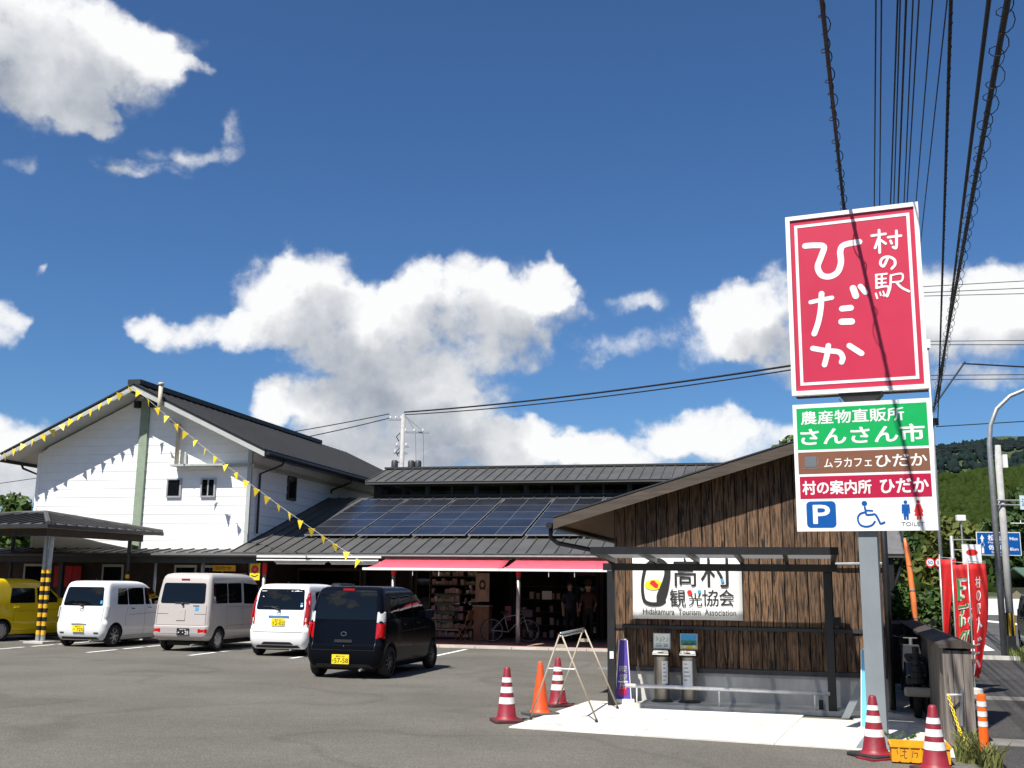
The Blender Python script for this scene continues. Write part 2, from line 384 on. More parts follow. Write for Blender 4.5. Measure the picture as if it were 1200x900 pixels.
class MB:
    def __init__(s): s.v = []; s.f = []; s.mi = []; s.cur = 0
    def use(s, i): s.cur = i; return s
    def add(s, vs, fs):
        k = len(s.v); s.v += [tuple(x) for x in vs]; s.f += [tuple(i + k for i in q) for q in fs]; s.mi += [s.cur] * len(fs); return s
    def box(s, x0, x1, y0, y1, z0, z1, M=None):
        vs = [Vector(p) for p in ((x0, y0, z0), (x1, y0, z0), (x1, y1, z0), (x0, y1, z0), (x0, y0, z1), (x1, y0, z1), (x1, y1, z1), (x0, y1, z1))]
        if M is not None: vs = [M @ p for p in vs]
        return s.add(vs, [(0, 3, 2, 1), (4, 5, 6, 7), (0, 1, 5, 4), (1, 2, 6, 5), (2, 3, 7, 6), (3, 0, 4, 7)])
    def hexa(s, vs): return s.add(vs, [(0, 3, 2, 1), (4, 5, 6, 7), (0, 1, 5, 4), (1, 2, 6, 5), (2, 3, 7, 6), (3, 0, 4, 7)])
    def prism(s, poly, d, M=None):
        """poly: list of 3-D points, d: extrusion vector"""
        n = len(poly); d = Vector(d); a = [Vector(p) for p in poly]; vs = a + [p + d for p in a]
        if M is not None: vs = [M @ p for p in vs]
        fs = [tuple(reversed(range(n))), tuple(range(n, 2 * n))] + [(i, (i + 1) % n, n + (i + 1) % n, n + i) for i in range(n)]
        return s.add(vs, fs)
    def tube(s, pts, r, seg=8, closed=False, caps=True, rs=None):
        pts = [Vector(p) for p in pts]; n = len(pts); k = len(s.v); up = Vector((0, 0, 1)); prev = None
        for i, p in enumerate(pts):
            if closed: t = pts[(i + 1) % n] - pts[i - 1]
            else: t = pts[min(i + 1, n - 1)] - pts[max(i - 1, 0)]
            t = t.normalized() if t.length > 0 else Vector((0, 0, 1))
            if prev is None: x = t.orthogonal().normalized()
            else: x = (prev - t * prev.dot(t)); x = x.normalized() if x.length > 1e-6 else t.orthogonal().normalized()
            prev = x; y = t.cross(x); rr = rs[i] if rs else r
            for j in range(seg):
                a = 2 * math.pi * j / seg; s.v.append(tuple(p + x * (rr * math.cos(a)) + y * (rr * math.sin(a))))
        m = n if closed else n - 1
        for i in range(m):
            for j in range(seg):
                a, b = k + i * seg + j, k + i * seg + (j + 1) % seg; c = k + ((i + 1) % n) * seg + (j + 1) % seg; e = k + ((i + 1) % n) * seg + j
                s.f.append((a, b, c, e)); s.mi.append(s.cur)
        if caps and not closed:
            s.f.append(tuple(k + j for j in reversed(range(seg)))); s.f.append(tuple(k + (n - 1) * seg + j for j in range(seg))); s.mi += [s.cur] * 2
        return s
    def lathe(s, prof, seg=20, M=None, cap=True, squash=(1, 1)):
        k = len(s.v); n = len(prof)
        for (r, z) in prof:
            for j in range(seg):
                a = 2 * math.pi * j / seg; p = Vector((r * math.cos(a) * squash[0], r * math.sin(a) * squash[1], z))
                s.v.append(tuple(M @ p if M is not None else p))
        for i in range(n - 1):
            for j in range(seg):
                s.f.append((k + i * seg + j, k + i * seg + (j + 1) % seg, k + (i + 1) * seg + (j + 1) % seg, k + (i + 1) * seg + j)); s.mi.append(s.cur)
        if cap:
            s.f.append(tuple(k + j for j in reversed(range(seg)))); s.f.append(tuple(k + (n - 1) * seg + j for j in range(seg))); s.mi += [s.cur] * 2
        return s
    def mesh(s, name, mats, smooth=False):
        me = bpy.data.meshes.new(name); me.from_pydata(s.v, [], s.f)
        for m in (mats if isinstance(mats, (list, tuple)) else [mats]): me.materials.append(m)
        me.polygons.foreach_set('material_index', s.mi)
        if smooth: me.polygons.foreach_set('use_smooth', [True] * len(s.f))
        me.update()
        return me
    def build(s, name, mats, parent=None, smooth=False, loc=None, bevel=0., sharp=None):
        o = bpy.data.objects.new(name, s.mesh(name, mats, smooth)); link(o, parent)
        if loc is not None: o.location = loc
        if bevel:
            b = o.modifiers.new('bevel', 'BEVEL'); b.width = bevel; b.segments = 2; b.limit_method = 'ANGLE'; b.angle_limit = RAD(40)
        if smooth and sharp:
            try: o.data.set_sharp_from_angle(angle=RAD(sharp))
            except Exception: pass
        return o


def obj(name, me, parent=None, M=None):
    o = bpy.data.objects.new(name, me); link(o, parent)
    if M is not None: o.matrix_basis = M
    return o


def rrect(x0, x1, y0, y1, r, k=4):
    pts = []
    for cx, cy, a0 in ((x1 - r, y0 + r, -90), (x1 - r, y1 - r, 0), (x0 + r, y1 - r, 90), (x0 + r, y0 + r, 180)):
        for i in range(k + 1):
            a = RAD(a0 + 90 * i / k); pts.append((cx + r * math.cos(a), cy + r * math.sin(a)))
    return pts


def ellipse(cx, cy, rx, ry, n=28): return [(cx + rx * math.cos(2 * math.pi * i / n), cy + ry * math.sin(2 * math.pi * i / n)) for i in range(n)]


_tcache = {}


def glyphs(s, bold=0.0, spacing=1.0, lead=1.0, align='LEFT'):
    """flat lettering in x (right) and z (up): returns vertices and faces"""
    key = (s, bold, spacing, lead, align)
    if key in _tcache: return _tcache[key]
    c = bpy.data.curves.new('lettering', 'FONT'); c.body = s; c.offset = bold; c.resolution_u = 3; c.space_character = spacing; c.space_line = lead; c.align_x = align
    o = bpy.data.objects.new('lettering', c); COL.objects.link(o)
    dg = bpy.context.evaluated_depsgraph_get(); me = bpy.data.meshes.new_from_object(o.evaluated_get(dg))
    vs = [(v.co.x, v.co.y) for v in me.vertices]; fs = [tuple(p.vertices) for p in me.polygons]
    bpy.data.objects.remove(o); bpy.data.curves.remove(c); bpy.data.meshes.remove(me)
    _tcache[key] = (vs, fs); return vs, fs


def text(mb, s, x0, x1, z0, z1, y=0., bold=.012, keep=False, M=None, **kw):
    """letters fitted to a box on a face that looks along -y"""
    vs, fs = glyphs(s, 0.0, **kw)
    if not vs: return mb
    if bold > 0:
        for i, (dx, dz) in enumerate(((1, 0), (-1, 0), (0, 1), (0, -1), (.7, .7), (-.7, .7), (.7, -.7), (-.7, -.7))):
            k = bold * .8; nl = max(1, len(s)) if '\n' not in s else 1
            hx, hz = k * (x1 - x0) / nl * dx, k * (z1 - z0) * dz; e = k * .8
            ex, ez = e * (x1 - x0) / nl, e * (z1 - z0)
            text(mb, s, x0 + ex + hx * .8, x1 - ex + hx * .8, z0 + ez + hz * .8, z1 - ez + hz * .8, y - .00004 * (i + 1), 0, keep, M, **kw)
        return mb
    ax, bx = min(v[0] for v in vs), max(v[0] for v in vs); ay, by = min(v[1] for v in vs), max(v[1] for v in vs)
    sx, sy = (x1 - x0) / max(bx - ax, 1e-6), (z1 - z0) / max(by - ay, 1e-6)
    ox, oz = x0, z0
    if keep:
        k = min(sx, sy); ox = (x0 + x1 - k * (bx - ax)) / 2; oz = (z0 + z1 - k * (by - ay)) / 2; sx = sy = k
    q = [Vector((ox + (v[0] - ax) * sx, y, oz + (v[1] - ay) * sy)) for v in vs]
    if M is not None: q = [M @ p for p in q]
    return mb.add(q, fs)


def stroke(mb, pts, w, y=0., cap=6, sub=6, M=None):
    """brush stroke in x,z: polyline of (x, z[, width]) smoothed, round ends"""
    P = [(p[0], p[1], p[2] if len(p) > 2 else w) for p in pts]
    Q = []
    n = len(P)
    for i in range(n - 1):
        p0, p1, p2, p3 = P[max(i - 1, 0)], P[i], P[i + 1], P[min(i + 2, n - 1)]
        for k in range(sub):
            t = k / sub
            Q.append(tuple(.5 * ((2 * b) + (-a + c) * t + (2 * a - 5 * b + 4 * c - e) * t * t + (-a + 3 * b - 3 * c + e) * t ** 3) for a, b, c, e in zip(p0, p1, p2, p3)))
    Q.append(P[-1])
    L, Rr = [], []
    for i, q in enumerate(Q):
        a = Q[max(i - 1, 0)]; b = Q[min(i + 1, len(Q) - 1)]; t = Vector((b[0] - a[0], b[1] - a[1])); t = t.normalized() if t.length > 0 else Vector((1, 0))
        nn = Vector((-t.y, t.x)) * q[2] / 2
        L.append((q[0] + nn.x, q[1] + nn.y)); Rr.append((q[0] - nn.x, q[1] - nn.y))
    k = len(Q); vs = [Vector((p[0], y, p[1])) for p in L + Rr]; fs = [(i, k + i, k + i + 1, i + 1) for i in range(k - 1)]
    for idx, sgn in ((0, 1), (k - 1, -1)):
        c = Vector((Q[idx][0], Q[idx][1])); a = Vector(L[idx]) - c; base = len(vs); vs.append(Vector((c.x, y, c.y)))
        for j in range(cap + 1):
            an = sgn * math.pi * j / cap; vs.append(Vector((c.x + a.x * math.cos(an) - a.y * math.sin(an), y, c.y + a.x * math.sin(an) + a.y * math.cos(an))))
        fs += [(base, base + 1 + j, base + 2 + j) if sgn > 0 else (base, base + 2 + j, base + 1 + j) for j in range(cap)]
    if M is not None: vs = [M @ v for v in vs]
    return mb.add(vs, fs)


def blob(mb, pts, y=0., M=None):
    vs = [Vector((p[0], y, p[1])) for p in pts]
    if M is not None: vs = [M @ v for v in vs]
    return mb.add(vs, [tuple(range(len(pts)))])


def sheet(name, pts, z, m, kind='structure', thick=.0):
    mb = MB()
    if thick: mb.prism([(p[0], p[1], z - thick) for p in pts], (0, 0, thick))
    else: mb.add([(p[0], p[1], z) for p in pts], [tuple(range(len(pts)))])
    o = mb.build(name, m); o['kind'] = kind; return o

# ================================================================== ground
sheet('ground', [(-3500, -300), (3500, -300), (3500, 4500), (-3500, 4500)], -.03, EARTH)
sheet('parking_lot', [(-60, -12), (3.2, -12), (4.6, 10.9), (7.0, 19.0), (7.0, 48), (-60, 48)], 0.0, ASPHALT)
sheet('pavement', [at(FR, .18, -16)[:2], at(FR, 3.4, -16)[:2], at(FR, 3.4, 17.0)[:2], at(FR, .18, 17.0)[:2]], .02, PAVEASP, thick=.06)
sheet('road', [at(FR, 3.55, -20)[:2], at(FR, 13, -20)[:2], at(FR, 13, 17)[:2], at(FR, 22, 30)[:2], at(FR, 24, 66)[:2], at(FR, -2.5, 66)[:2], at(FR, -2.0, 17.3)[:2], at(FR, 3.55, 17.3)[:2]], -.012, ROADASP)
kerb_me = MB().box(0, .15, -.99, .99, -.05, .13).mesh('kerb_stone', CONC_G)
kerb = tag(bpy.data.objects.new('kerb', None), kind='structure'); link(kerb); kerb.matrix_world = FR
for i in range(16): obj('kerb_stone', kerb_me, kerb, Matrix.Translation((3.42, -13 + 2 * i, 0)))
kerb2 = tag(bpy.data.objects.new('kerb', None), kind='structure'); link(kerb2); kerb2.matrix_world = FR
for i in range(2): obj('kerb_stone', kerb_me, kerb2, Matrix.Translation((.4 + 1.0 + 2 * i, 17.2, -.03)) @ Matrix.Rotation(RAD(90), 4, 'Z'))
bandm = MB().box(0, 3.0, -.28, .28, -.03, .006).mesh('pavement_band', mat('dusty concrete', (.17, .16, .145), .9, var=.25, scale=2))
bands = tag(bpy.data.objects.new('pavement_bands', None), kind='structure'); link(bands); bands.matrix_world = FR
for nn in (1.6, 6.9): obj('pavement_band', bandm, bands, Matrix.Translation((.22, nn, .02)))
sheet('footway', [at(FB, -26, -.75)[:2], at(FB, 9.5, -.75)[:2], at(FB, 9.5, 6.5)[:2], at(FB, -26, 6.5)[:2]], .05, PAVER, thick=.09)
mb = MB()
for i in range(36): mb.box(-26 + i, -26 + i + .985, -.87, -.752, -.03, .052)
o = mb.build('footway_kerb', CONC); o.matrix_world = FB; o['kind'] = 'structure'
FA = frame(.01, 13.16, 21.6)
slabs = tag(bpy.data.objects.new('concrete_apron', None), kind='structure'); link(slabs); slabs.matrix_world = FA
for i, (a, b) in enumerate(((0, 1.55), (1.556, 3.1), (3.106, 4.42))):
    MB().box(a, b, 0, 3.25 - .35 * i, -.05, .016).build('apron_slab', CONC_L, slabs)
sheet('side_passage', [(3.9, 11.35), (4.62, 11.2), (7.0, 19.6), (5.6, 19.9)], .008, CONC_L)
# painted bay lines: lane strips on the asphalt
lines = tag(bpy.data.objects.new('bay_markings', None), kind='structure'); link(lines)
def line(u0, n0, u1, n1, w=.12, gaps=()):
    a, b = at(FB, u0, n0), at(FB, u1, n1); t = (b - a).normalized(); s = Vector((-t.y, t.x, 0)) * w / 2
    mb = MB(); L = (b - a).length; e = 0.0
    for (g0, g1) in list(gaps) + [(L, L)]:
        p, q = a + t * e, a + t * g0
        if g0 > e: mb.add([p - s, q - s, q + s, p + s], [(0, 1, 2, 3)])
        e = g1
    o = mb.build('bay_line', LINE, lines); o.location.z = .004
for u in (.9, -1.85, -4.35, -7.0, -9.6, -12.6, -15.2): line(u, -6.2, u, -1.4, gaps=((1.2, 1.5), (2.4, 2.55)) if u < -2 else ())
line(-12.9, -2.6, -11.9, -2.2); line(-13.2, -2.35, -11.3, -2.7, .09)
# metal cover set in the asphalt
mb = MB(); mb.lathe([(.27, .0), (.27, .012), (.24, .014)], 24); o = mb.build('manhole_cover', STEEL); o.location = (2.1, 22.5, 0); o['kind'] = 'structure'

# ================================================================== the long shop
shop = thing('shop_building', 'long low shop with dark metal roof, raised clerestory ridge and deep shaded front', 'building', FB)
S0, ZE = .30, 2.53
zr = lambda n: ZE + S0 * n
U0, U1 = -6.72, 9.4
roof = MB().hexa([(U0, .02, zr(0) - .13), (U1, .02, zr(0) - .13), (U1, 7.2, zr(7.2) - .13), (U0, 7.2, zr(7.2) - .13), (U0, .02, zr(0) - .03), (U1, .02, zr(0) - .03), (U1, 7.2, zr(7.2) - .03), (U0, 7.2, zr(7.2) - .03)]).build('roof', ROOFM, shop)
PW_ = .403
def pan_mesh(name, n0, n1, z0, z1, m, w=PW_):
    mb = MB(); mb.hexa([(0, n0, z0 - .022), (w - .006, n0, z0 - .022), (w - .006, n1, z1 - .022), (0, n1, z1 - .022), (0, n0, z0), (w - .006, n0, z0), (w - .006, n1, z1), (0, n1, z1)])
    mb.hexa([(0, n0, z0 + .002), (.035, n0, z0 + .002), (.035, n1, z1 + .002), (0, n1, z1 + .002), (0, n0, z0 + .035), (.035, n0, z0 + .035), (.035, n1, z1 + .035), (0, n1, z1 + .035)])
    return mb.mesh(name, m)
me = pan_mesh('roof_panel', -.03, 7.2, zr(-.03), zr(7.2), ROOFM)
for i in range(int((U1 - U0) / PW_)): obj('roof_panel', me, roof, Matrix.Translation((U0 + i * PW_, 0, 0)))
# left porch strip in front of the gable
porch = MB().hexa([(-27, .02, 2.40), (U0 - .01, .02, 2.40), (U0 - .01, .97, 2.55), (-27, .97, 2.55), (-27, .02, 2.47), (U0 - .01, .02, 2.47), (U0 - .01, .97, 2.615), (-27, .97, 2.615)]).build('porch_roof', ROOFM, shop)
me = pan_mesh('roof_panel', -.03, .96, 2.492, 2.64, ROOFM)
for i in range(50): obj('roof_panel', me, porch, Matrix.Translation((-27 + i * PW_, 0, 0)))
# wavy eave edge tiles
mb = MB()
for i in range(90):
    u = -27 + i * .403
    mb.hexa([(u, -.06, 2.455), (u + .39, -.06, 2.43), (u + .39, .02, 2.45), (u, .02, 2.475), (u, -.06, 2.50), (u + .39, -.06, 2.475), (u + .39, .02, 2.50), (u, .02, 2.525)])
o = mb.build('eave_edge', ROOFB, shop); o['kind'] = 'stuff'
MB().tube([(-27, -.1, 2.43), (U1, -.1, 2.43)], .055, 8).build('gutter', DARKM, shop)
MB().box(-27, -5.9, .06, .14, 2.20, 2.40).build('porch_beam', DARKM, shop)
MB().box(-5.85, U1, .20, .28, 2.25, 2.40).build('porch_beam', WOODK, shop)
for u in (-9.32, -7.75): MB().tube([(u, .32, .05), (u, .32, 2.39)], .045, 10).build('porch_post', TRIMG, shop, smooth=True)
for u in (-12.6, -16.5, -20.5): MB().box(u, u + .14, .25, .39, .05, 2.39).build('porch_post', DARKM, shop)
for u in (-5.75, -1.75, 1.9, 5.9):
    MB().tube([(u, .3, .05), (u, .3, 2.25)], .06, 10).build('porch_post', STEEL, shop, smooth=True)
for u in (-5.75, -1.75, 1.9):
    MB().lathe([(.068, 1.9), (.075, 2.0), (.073, 2.2), (.066, 2.22)], 10, Matrix.Translation((u, .3, 0))).build('red_sleeve', INKR, shop)
# clerestory
ZC0, ZC1 = zr(7.2) - .06, 5.19
MB().box(-4.9, U1, 7.2, 7.3, ZC0, ZC0 + .14).build('clerestory_sill', BLACKM, shop)
MB().box(-4.9, U1, 7.2, 7.3, ZC1 - .07, ZC1 + .06).build('clerestory_head', BLACKM, shop)
MB().box(-4.9, U1, 10.6, 10.7, ZC0 - .4, ZC0 + .3).build('clerestory_sill', BLACKM, shop)
MB().box(-4.9, U1, 10.6, 10.7, 5.2, 5.32).build('clerestory_head', BLACKM, shop)
MB().box(-5.0, -4.86, 7.2, 10.7, ZC0 - .3, 5.25).build('clerestory_end', BLACKM, shop)
wz0, wz1 = ZC0 + .14, ZC1 - .07
wm = MB().use(0)
fr_me = MB().box(0, .83, -.02, .04, wz0, wz0 + .03).box(0, .83, -.02, .04, wz1 - .03, wz1).box(0, .03, -.02, .04, wz0 + .03, wz1 - .03).box(.80, .83, -.02, .04, wz0 + .03, wz1 - .03).mesh('window', BLACKM)
pn_me = MB().box(.03, .80, .0, .012, wz0 + .03, wz1 - .03).mesh('pane', GLASSC)
po_me = MB().box(0, .1, 7.19, 7.31, wz0, wz1).mesh('clerestory_post', BLACKM)
for i in range(8):
    for k in range(2):
        w = obj('window', fr_me, shop, Matrix.Translation((-4.72 + i * 1.8 + k * .85, 7.22, 0))); obj('pane', pn_me, w)
    obj('clerestory_post', po_me, shop, Matrix.Translation((-4.84 + i * 1.8, 0, 0)))
bk_me = MB().box(0, .06, 10.6, 10.7, ZC0 + .3, 5.2).mesh('clerestory_post', BLACKM)
for i in range(16): obj('clerestory_post', bk_me, shop, Matrix.Translation((-4.84 + i * .9, 0, 0)))
zm = lambda n: 5.225 + .3 * (n - 6.7)
mroof = MB().hexa([(-5.15, 6.7, zm(6.7) - .1), (U1, 6.7, zm(6.7) - .1), (U1, 8.95, zm(8.95) - .1), (-5.15, 8.95, zm(8.95) - .1), (-5.15, 6.7, zm(6.7) - .02), (U1, 6.7, zm(6.7) - .02), (U1, 8.95, zm(8.95) - .02), (-5.15, 8.95, zm(8.95) - .02)])
mroof.hexa([(-5.15, 8.952, zm(8.95) - .1), (U1, 8.952, zm(8.95) - .1), (U1, 11.2, zm(6.7) - .1), (-5.15, 11.2, zm(6.7) - .1), (-5.15, 8.952, zm(8.95) - .01), (U1, 8.952, zm(8.95) - .01), (U1, 11.2, zm(6.7) - .01), (-5.15, 11.2, zm(6.7) - .01)])
mroof = mroof.build('ridge_roof', ROOFM, shop)
me = pan_mesh('roof_panel', 6.68, 8.93, zm(6.68), zm(8.93), ROOFM, .36)
for i in range(40): obj('roof_panel', me, mroof, Matrix.Translation((-5.15 + i * .36, 0, 0)))
MB().box(-5.2, U1, 8.80, 9.10, zm(8.95) + .0, zm(8.95) + .07).build('ridge_cap', ROOFB, mroof)
# back roof slope and walls
MB().hexa([(U0, 10.72, ZC0 - .1), (U1, 10.72, ZC0 - .1), (U1, 17, 2.6), (U0, 17, 2.6), (U0, 10.72, ZC0), (U1, 10.72, ZC0), (U1, 17, 2.7), (U0, 17, 2.7)]).build('back_roof', ROOFM, shop)
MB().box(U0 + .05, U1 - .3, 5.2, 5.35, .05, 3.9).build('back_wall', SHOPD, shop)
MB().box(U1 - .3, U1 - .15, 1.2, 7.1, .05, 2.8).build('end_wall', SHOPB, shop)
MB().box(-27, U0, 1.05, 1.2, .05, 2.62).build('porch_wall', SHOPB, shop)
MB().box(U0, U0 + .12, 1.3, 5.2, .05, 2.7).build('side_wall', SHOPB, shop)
for u in (-4.2, -2.6, -.4, .7, 2.65, 3.6, 4.6): MB().box(u, u + .12, 4.3, 4.42, .05, 3.4).build('frame_post', WOODK, shop)
for u0, u1 in ((-6.5, -4.25), (-2.4, -.45), (2.8, 3.55)):
    f = MB().box(u0, u1, 4.30, 4.36, .1, .22).box(u0, u1, 4.30, 4.36, 2.05, 2.15).box(u0, u0 + .07, 4.3, 4.36, .22, 2.05).box(u1 - .07, u1, 4.3, 4.36, .22, 2.05).build('shop_door', WOODK, shop)
    MB().box(u0 + .07, u1 - .07, 4.325, 4.335, .22, 2.05).build('pane', GLASSC, f)
# left porch shop fronts: pale door frames
for u0 in (-9.1, -8.2, -11.6, -14.4, -17.8):
    f = MB().box(u0, u0 + .75, 1.0, 1.04, 2.08, 2.16).box(u0, u0 + .06, 1.0, 1.04, .06, 2.08).box(u0 + .69, u0 + .75, 1.0, 1.04, .06, 2.08).build('door', TRIMG, shop)
    MB().box(u0 + .06, u0 + .69, 1.015, 1.03, .06, 2.08).build('pane', GLASSD, f)

# ------------------------------------------------------------------ solar arrays on that roof
SLP = math.atan(S0)
cellm = MB().box(.012, .814, .012, .968, .035, .038).mesh('cell', CELL)
framem = MB().box(0, 1.64, 0, .98, 0, .033).mesh('solar_panel', ALU)
railm = MB().box(0, .04, -.05, 4.95, -.06, 0).mesh('mounting_rail', BLACKM)
SOL = ['with only plain roof to its left, nearest the gable', 'second from the white gable building', 'third from the white gable building',
       'fourth from the white gable building', 'above the gap between the two red awnings', 'behind the gutter corner of the wooden office roof', 'mostly hidden behind the wooden office roof']
for i in range(7):
    M = FB @ Matrix.Translation((-5.08 + 1.725 * i, 1.5, zr(1.5) + .10)) @ Matrix.Rotation(SLP, 4, 'X')
    t = thing('solar_array', 'solar array of five panels, ' + SOL[i], 'solar array', M, 'solar arrays on the shop roof')
    for k in range(5):
        p = obj('solar_panel', framem, t, Matrix.Translation((0, k * .995, 0)))
        obj('cell', cellm, p); obj('cell', cellm, p, Matrix.Translation((.814, 0, 0)))
    for x in (.3, 1.3): obj('mounting_rail', railm, t, Matrix.Translation((x, 0, 0)))

# ------------------------------------------------------------------ white gable building
gab = thing('white_gable_building', 'two storey white clapboard building with dark gable roof and yellow bunting', 'building', FB @ Matrix.Translation((-10.46, 1.0, 0)))
HW, GL, SL, ZPK = 3.74, 17.0, .47, 7.50
zg = lambda x: ZPK - SL * abs(x)
mb = MB(); mb.prism([(-HW, .03, 2.56), (HW - .03, .03, 2.56), (HW - .03, .03, zg(HW) - .02), (0, .03, ZPK - .02), (-HW, .03, zg(HW) - .02)], (0, GL, 0)); mb.build('wall', WHITEW, gab)
BH = .272
nrow = 0
z = 2.62
while z < ZPK - .05:
    z1 = z + BH
    xa = min(HW, max((ZPK - z) / SL, 0)); xb = min(HW, max((ZPK - z1) / SL, 0))
    for sgn, x0 in ((-1, .14), (1, .14)):
        if xa > x0:
            xbb = max(xb, x0 + .001)
            MB().hexa([(sgn * x0, -.013, z), (sgn * xa, -.013, z), (sgn * xa, .03, z), (sgn * x0, .03, z), (sgn * x0, -.004, z1 - .004), (sgn * xbb, -.004, z1 - .004), (sgn * xbb, .03, z1 - .004), (sgn * x0, .03, z1 - .004)]).build('siding_board', WHITEW, gab)
    z = z1
sb = MB().hexa([(0, 0, 0), (.0, GL, 0), (-.03, GL, 0), (-.03, 0, 0), (-.018, 0, BH - .004), (-.018, GL, BH - .004), (-.03, GL, BH - .004), (-.03, 0, BH - .004)]).mesh('siding_board', WHITEW)
z = 2.62
while z + BH < zg(HW) + .1:
    obj('siding_board', sb, gab, Matrix.Translation((HW + .02, 0, z))); z += BH
MB().box(HW - .1, HW + .03, -.04, .05, 2.6, zg(HW) - .05).build('corner_board', TRIMG, gab)
MB().box(-HW - .03, -HW + .08, -.03, .05, 2.6, zg(HW) - .05).build('corner_board', WHITEW, gab)
MB().box(-.14, .14, -.10, .02, 2.6, ZPK - .15).build('gable_post', GREENP, gab)
EV, OH = 4.55, .8
for sgn, nm in ((-1, 'left'), (1, 'right')):
    r_ = MB(); zt = lambda x: ZPK + .24 - SL * x
    r_.hexa([(sgn * .005, -OH, zt(0) - .16), (sgn * EV, -OH, zt(EV) - .16), (sgn * EV, GL + .3, zt(EV) - .16), (sgn * .005, GL + .3, zt(0) - .16), (sgn * .005, -OH, zt(0) - .02), (sgn * EV, -OH, zt(EV) - .02), (sgn * EV, GL + .3, zt(EV) - .02), (sgn * .005, GL + .3, zt(0) - .02)])
    r_ = r_.build('roof', ROOFB, gab)
    pm = MB(); wd = .42
    pm.hexa([(sgn * .01, 0, zt(0) - .018), (sgn * (EV + .03), 0, zt(EV + .03) - .018), (sgn * (EV + .03), wd - .012, zt(EV + .03) - .018), (sgn * .01, wd - .012, zt(0) - .018), (sgn * .01, 0, zt(0)), (sgn * (EV + .03), 0, zt(EV + .03)), (sgn * (EV + .03), wd - .012, zt(EV + .03)), (sgn * .01, wd - .012, zt(0))])
    pm.hexa([(sgn * .01, 0, zt(0) + .001), (sgn * (EV + .03), 0, zt(EV + .03) + .001), (sgn * (EV + .03), .05, zt(EV + .03) + .001), (sgn * .01, .05, zt(0) + .001), (sgn * .01, 0, zt(0) + .03), (sgn * (EV + .03), 0, zt(EV + .03) + .03), (sgn * (EV + .03), .05, zt(EV + .03) + .03), (sgn * .01, .05, zt(0) + .03)])
    pm = pm.mesh('roof_panel', ROOFB)
    for i in range(int((GL + OH + .3) / wd)): obj('roof_panel', pm, r_, Matrix.Translation((0, -OH - .03 + i * wd, 0)))
    MB().hexa([(0, -OH - .05, zt(0) - .24), (sgn * (EV + .02), -OH - .05, zt(EV) - .24), (sgn * (EV + .02), -OH + .0, zt(EV) - .24), (0, -OH + .0, zt(0) - .24), (0, -OH - .05, zt(0) - .10), (sgn * (EV + .02), -OH - .05, zt(EV) - .10), (sgn * (EV + .02), -OH + .0, zt(EV) - .10), (0, -OH + .0, zt(0) - .10)]).build('rake_board', TRIMG, r_)
    MB().hexa([(sgn * .2, -OH + .01, zt(.2) - .19), (sgn * (EV - .05), -OH + .01, zt(EV - .05) - .19), (sgn * (EV - .05), GL, zt(EV - .05) - .19), (sgn * .2, GL, zt(.2) - .19), (sgn * .2, -OH + .01, zt(.2) - .165), (sgn * (EV - .05), -OH + .01, zt(EV - .05) - .165), (sgn * (EV - .05), GL, zt(EV - .05) - .165), (sgn * .2, GL, zt(.2) - .165)]).build('soffit', TRIMG, r_)
    MB().box(min(sgn * (EV - .04), sgn * (EV + .05)), max(sgn * (EV - .04), sgn * (EV + .05)), -OH, GL + .3, zt(EV) - .27, zt(EV) - .162).build('eave_board', BLACKM, r_)
    MB().tube([(sgn * (EV + .1), -OH, zt(EV) - .14), (sgn * (EV + .1), GL, zt(EV) - .14)], .06, 8).build('gutter', BLACKM, r_)
    xw = sgn * (HW + .09)
    for yy in ((.45, 6.2) if sgn > 0 else (.3,)):
        MB().tube([(sgn * (EV + .1), yy, zt(EV) - .18), (sgn * (EV - .0), yy, zt(EV) - .36), (xw, yy, zt(EV) - .62), (xw, yy, 3.0 + .3 * yy)], .038, 8).build('downpipe', BLACKM, gab, smooth=True)
MB().box(-.22, .22, -OH - .02, 13.6, ZPK + .21, ZPK + .36).build('ridge_cap', ROOFB, gab)
for x in (-.28, .28): MB().box(x - .09, x + .09, -.16, -.02, ZPK - .42, ZPK - .20).build('purlin_end', BLACKM, gab)
def gwin(x, z, w=.50, h=.60, mull=False):
    f = MB().box(x, x + w, -.07, .0, z, z + .05).box(x, x + w, -.07, .0, z + h - .05, z + h).box(x, x + .05, -.07, .0, z + .05, z + h - .05).box(x + w - .05, x + w, -.07, .0, z + .05, z + h - .05)
    if mull: f.box(x + w / 2 - .02, x + w / 2 + .02, -.06, 0, z + .05, z + h - .05)
    f = f.build('window', ALU, gab); MB().box(x + .05, x + w - .05, -.035, -.025, z + .05, z + h - .05).build('pane', GLASSD, f)
gwin(.93, 4.22); gwin(2.10, 4.22, mull=True)
f = MB().box(HW + .0, HW + .07, 2.6, 2.65, 4.35, 5.15).box(HW + .0, HW + .07, 3.2, 3.25, 4.35, 5.15).box(HW + .0, HW + .07, 2.65, 3.2, 4.35, 4.4).box(HW + .0, HW + .07, 2.65, 3.2, 5.1, 5.15).build('window', DARKM, gab)
MB().box(HW + .03, HW + .04, 2.65, 3.2, 4.4, 5.1).build('pane', GLASSD, f)
MB().tube([(1.3, -.2, 5.25), (1.3, -.2, 6.5), (1.0, -.2, 6.62)], .07, 10).build('vent_pipe', PIPEC, gab, smooth=True)
MB().tube([(1.03, -.95, 6.72), (1.03, -.95, 7.62)], .065, 10).lathe([(.09, 7.62), (.09, 7.68), (.07, 7.70)], 10, Matrix.Translation((1.03, -.95, 0))).build('vent_pipe', PIPEC, gab, smooth=True)
MB().box(1.2, 3.0, -.42, -.03, 5.16, 5.22).box(2.9, HW, -.08, -.02, 5.16, 5.26).build('ledge', TRIMG, gab)
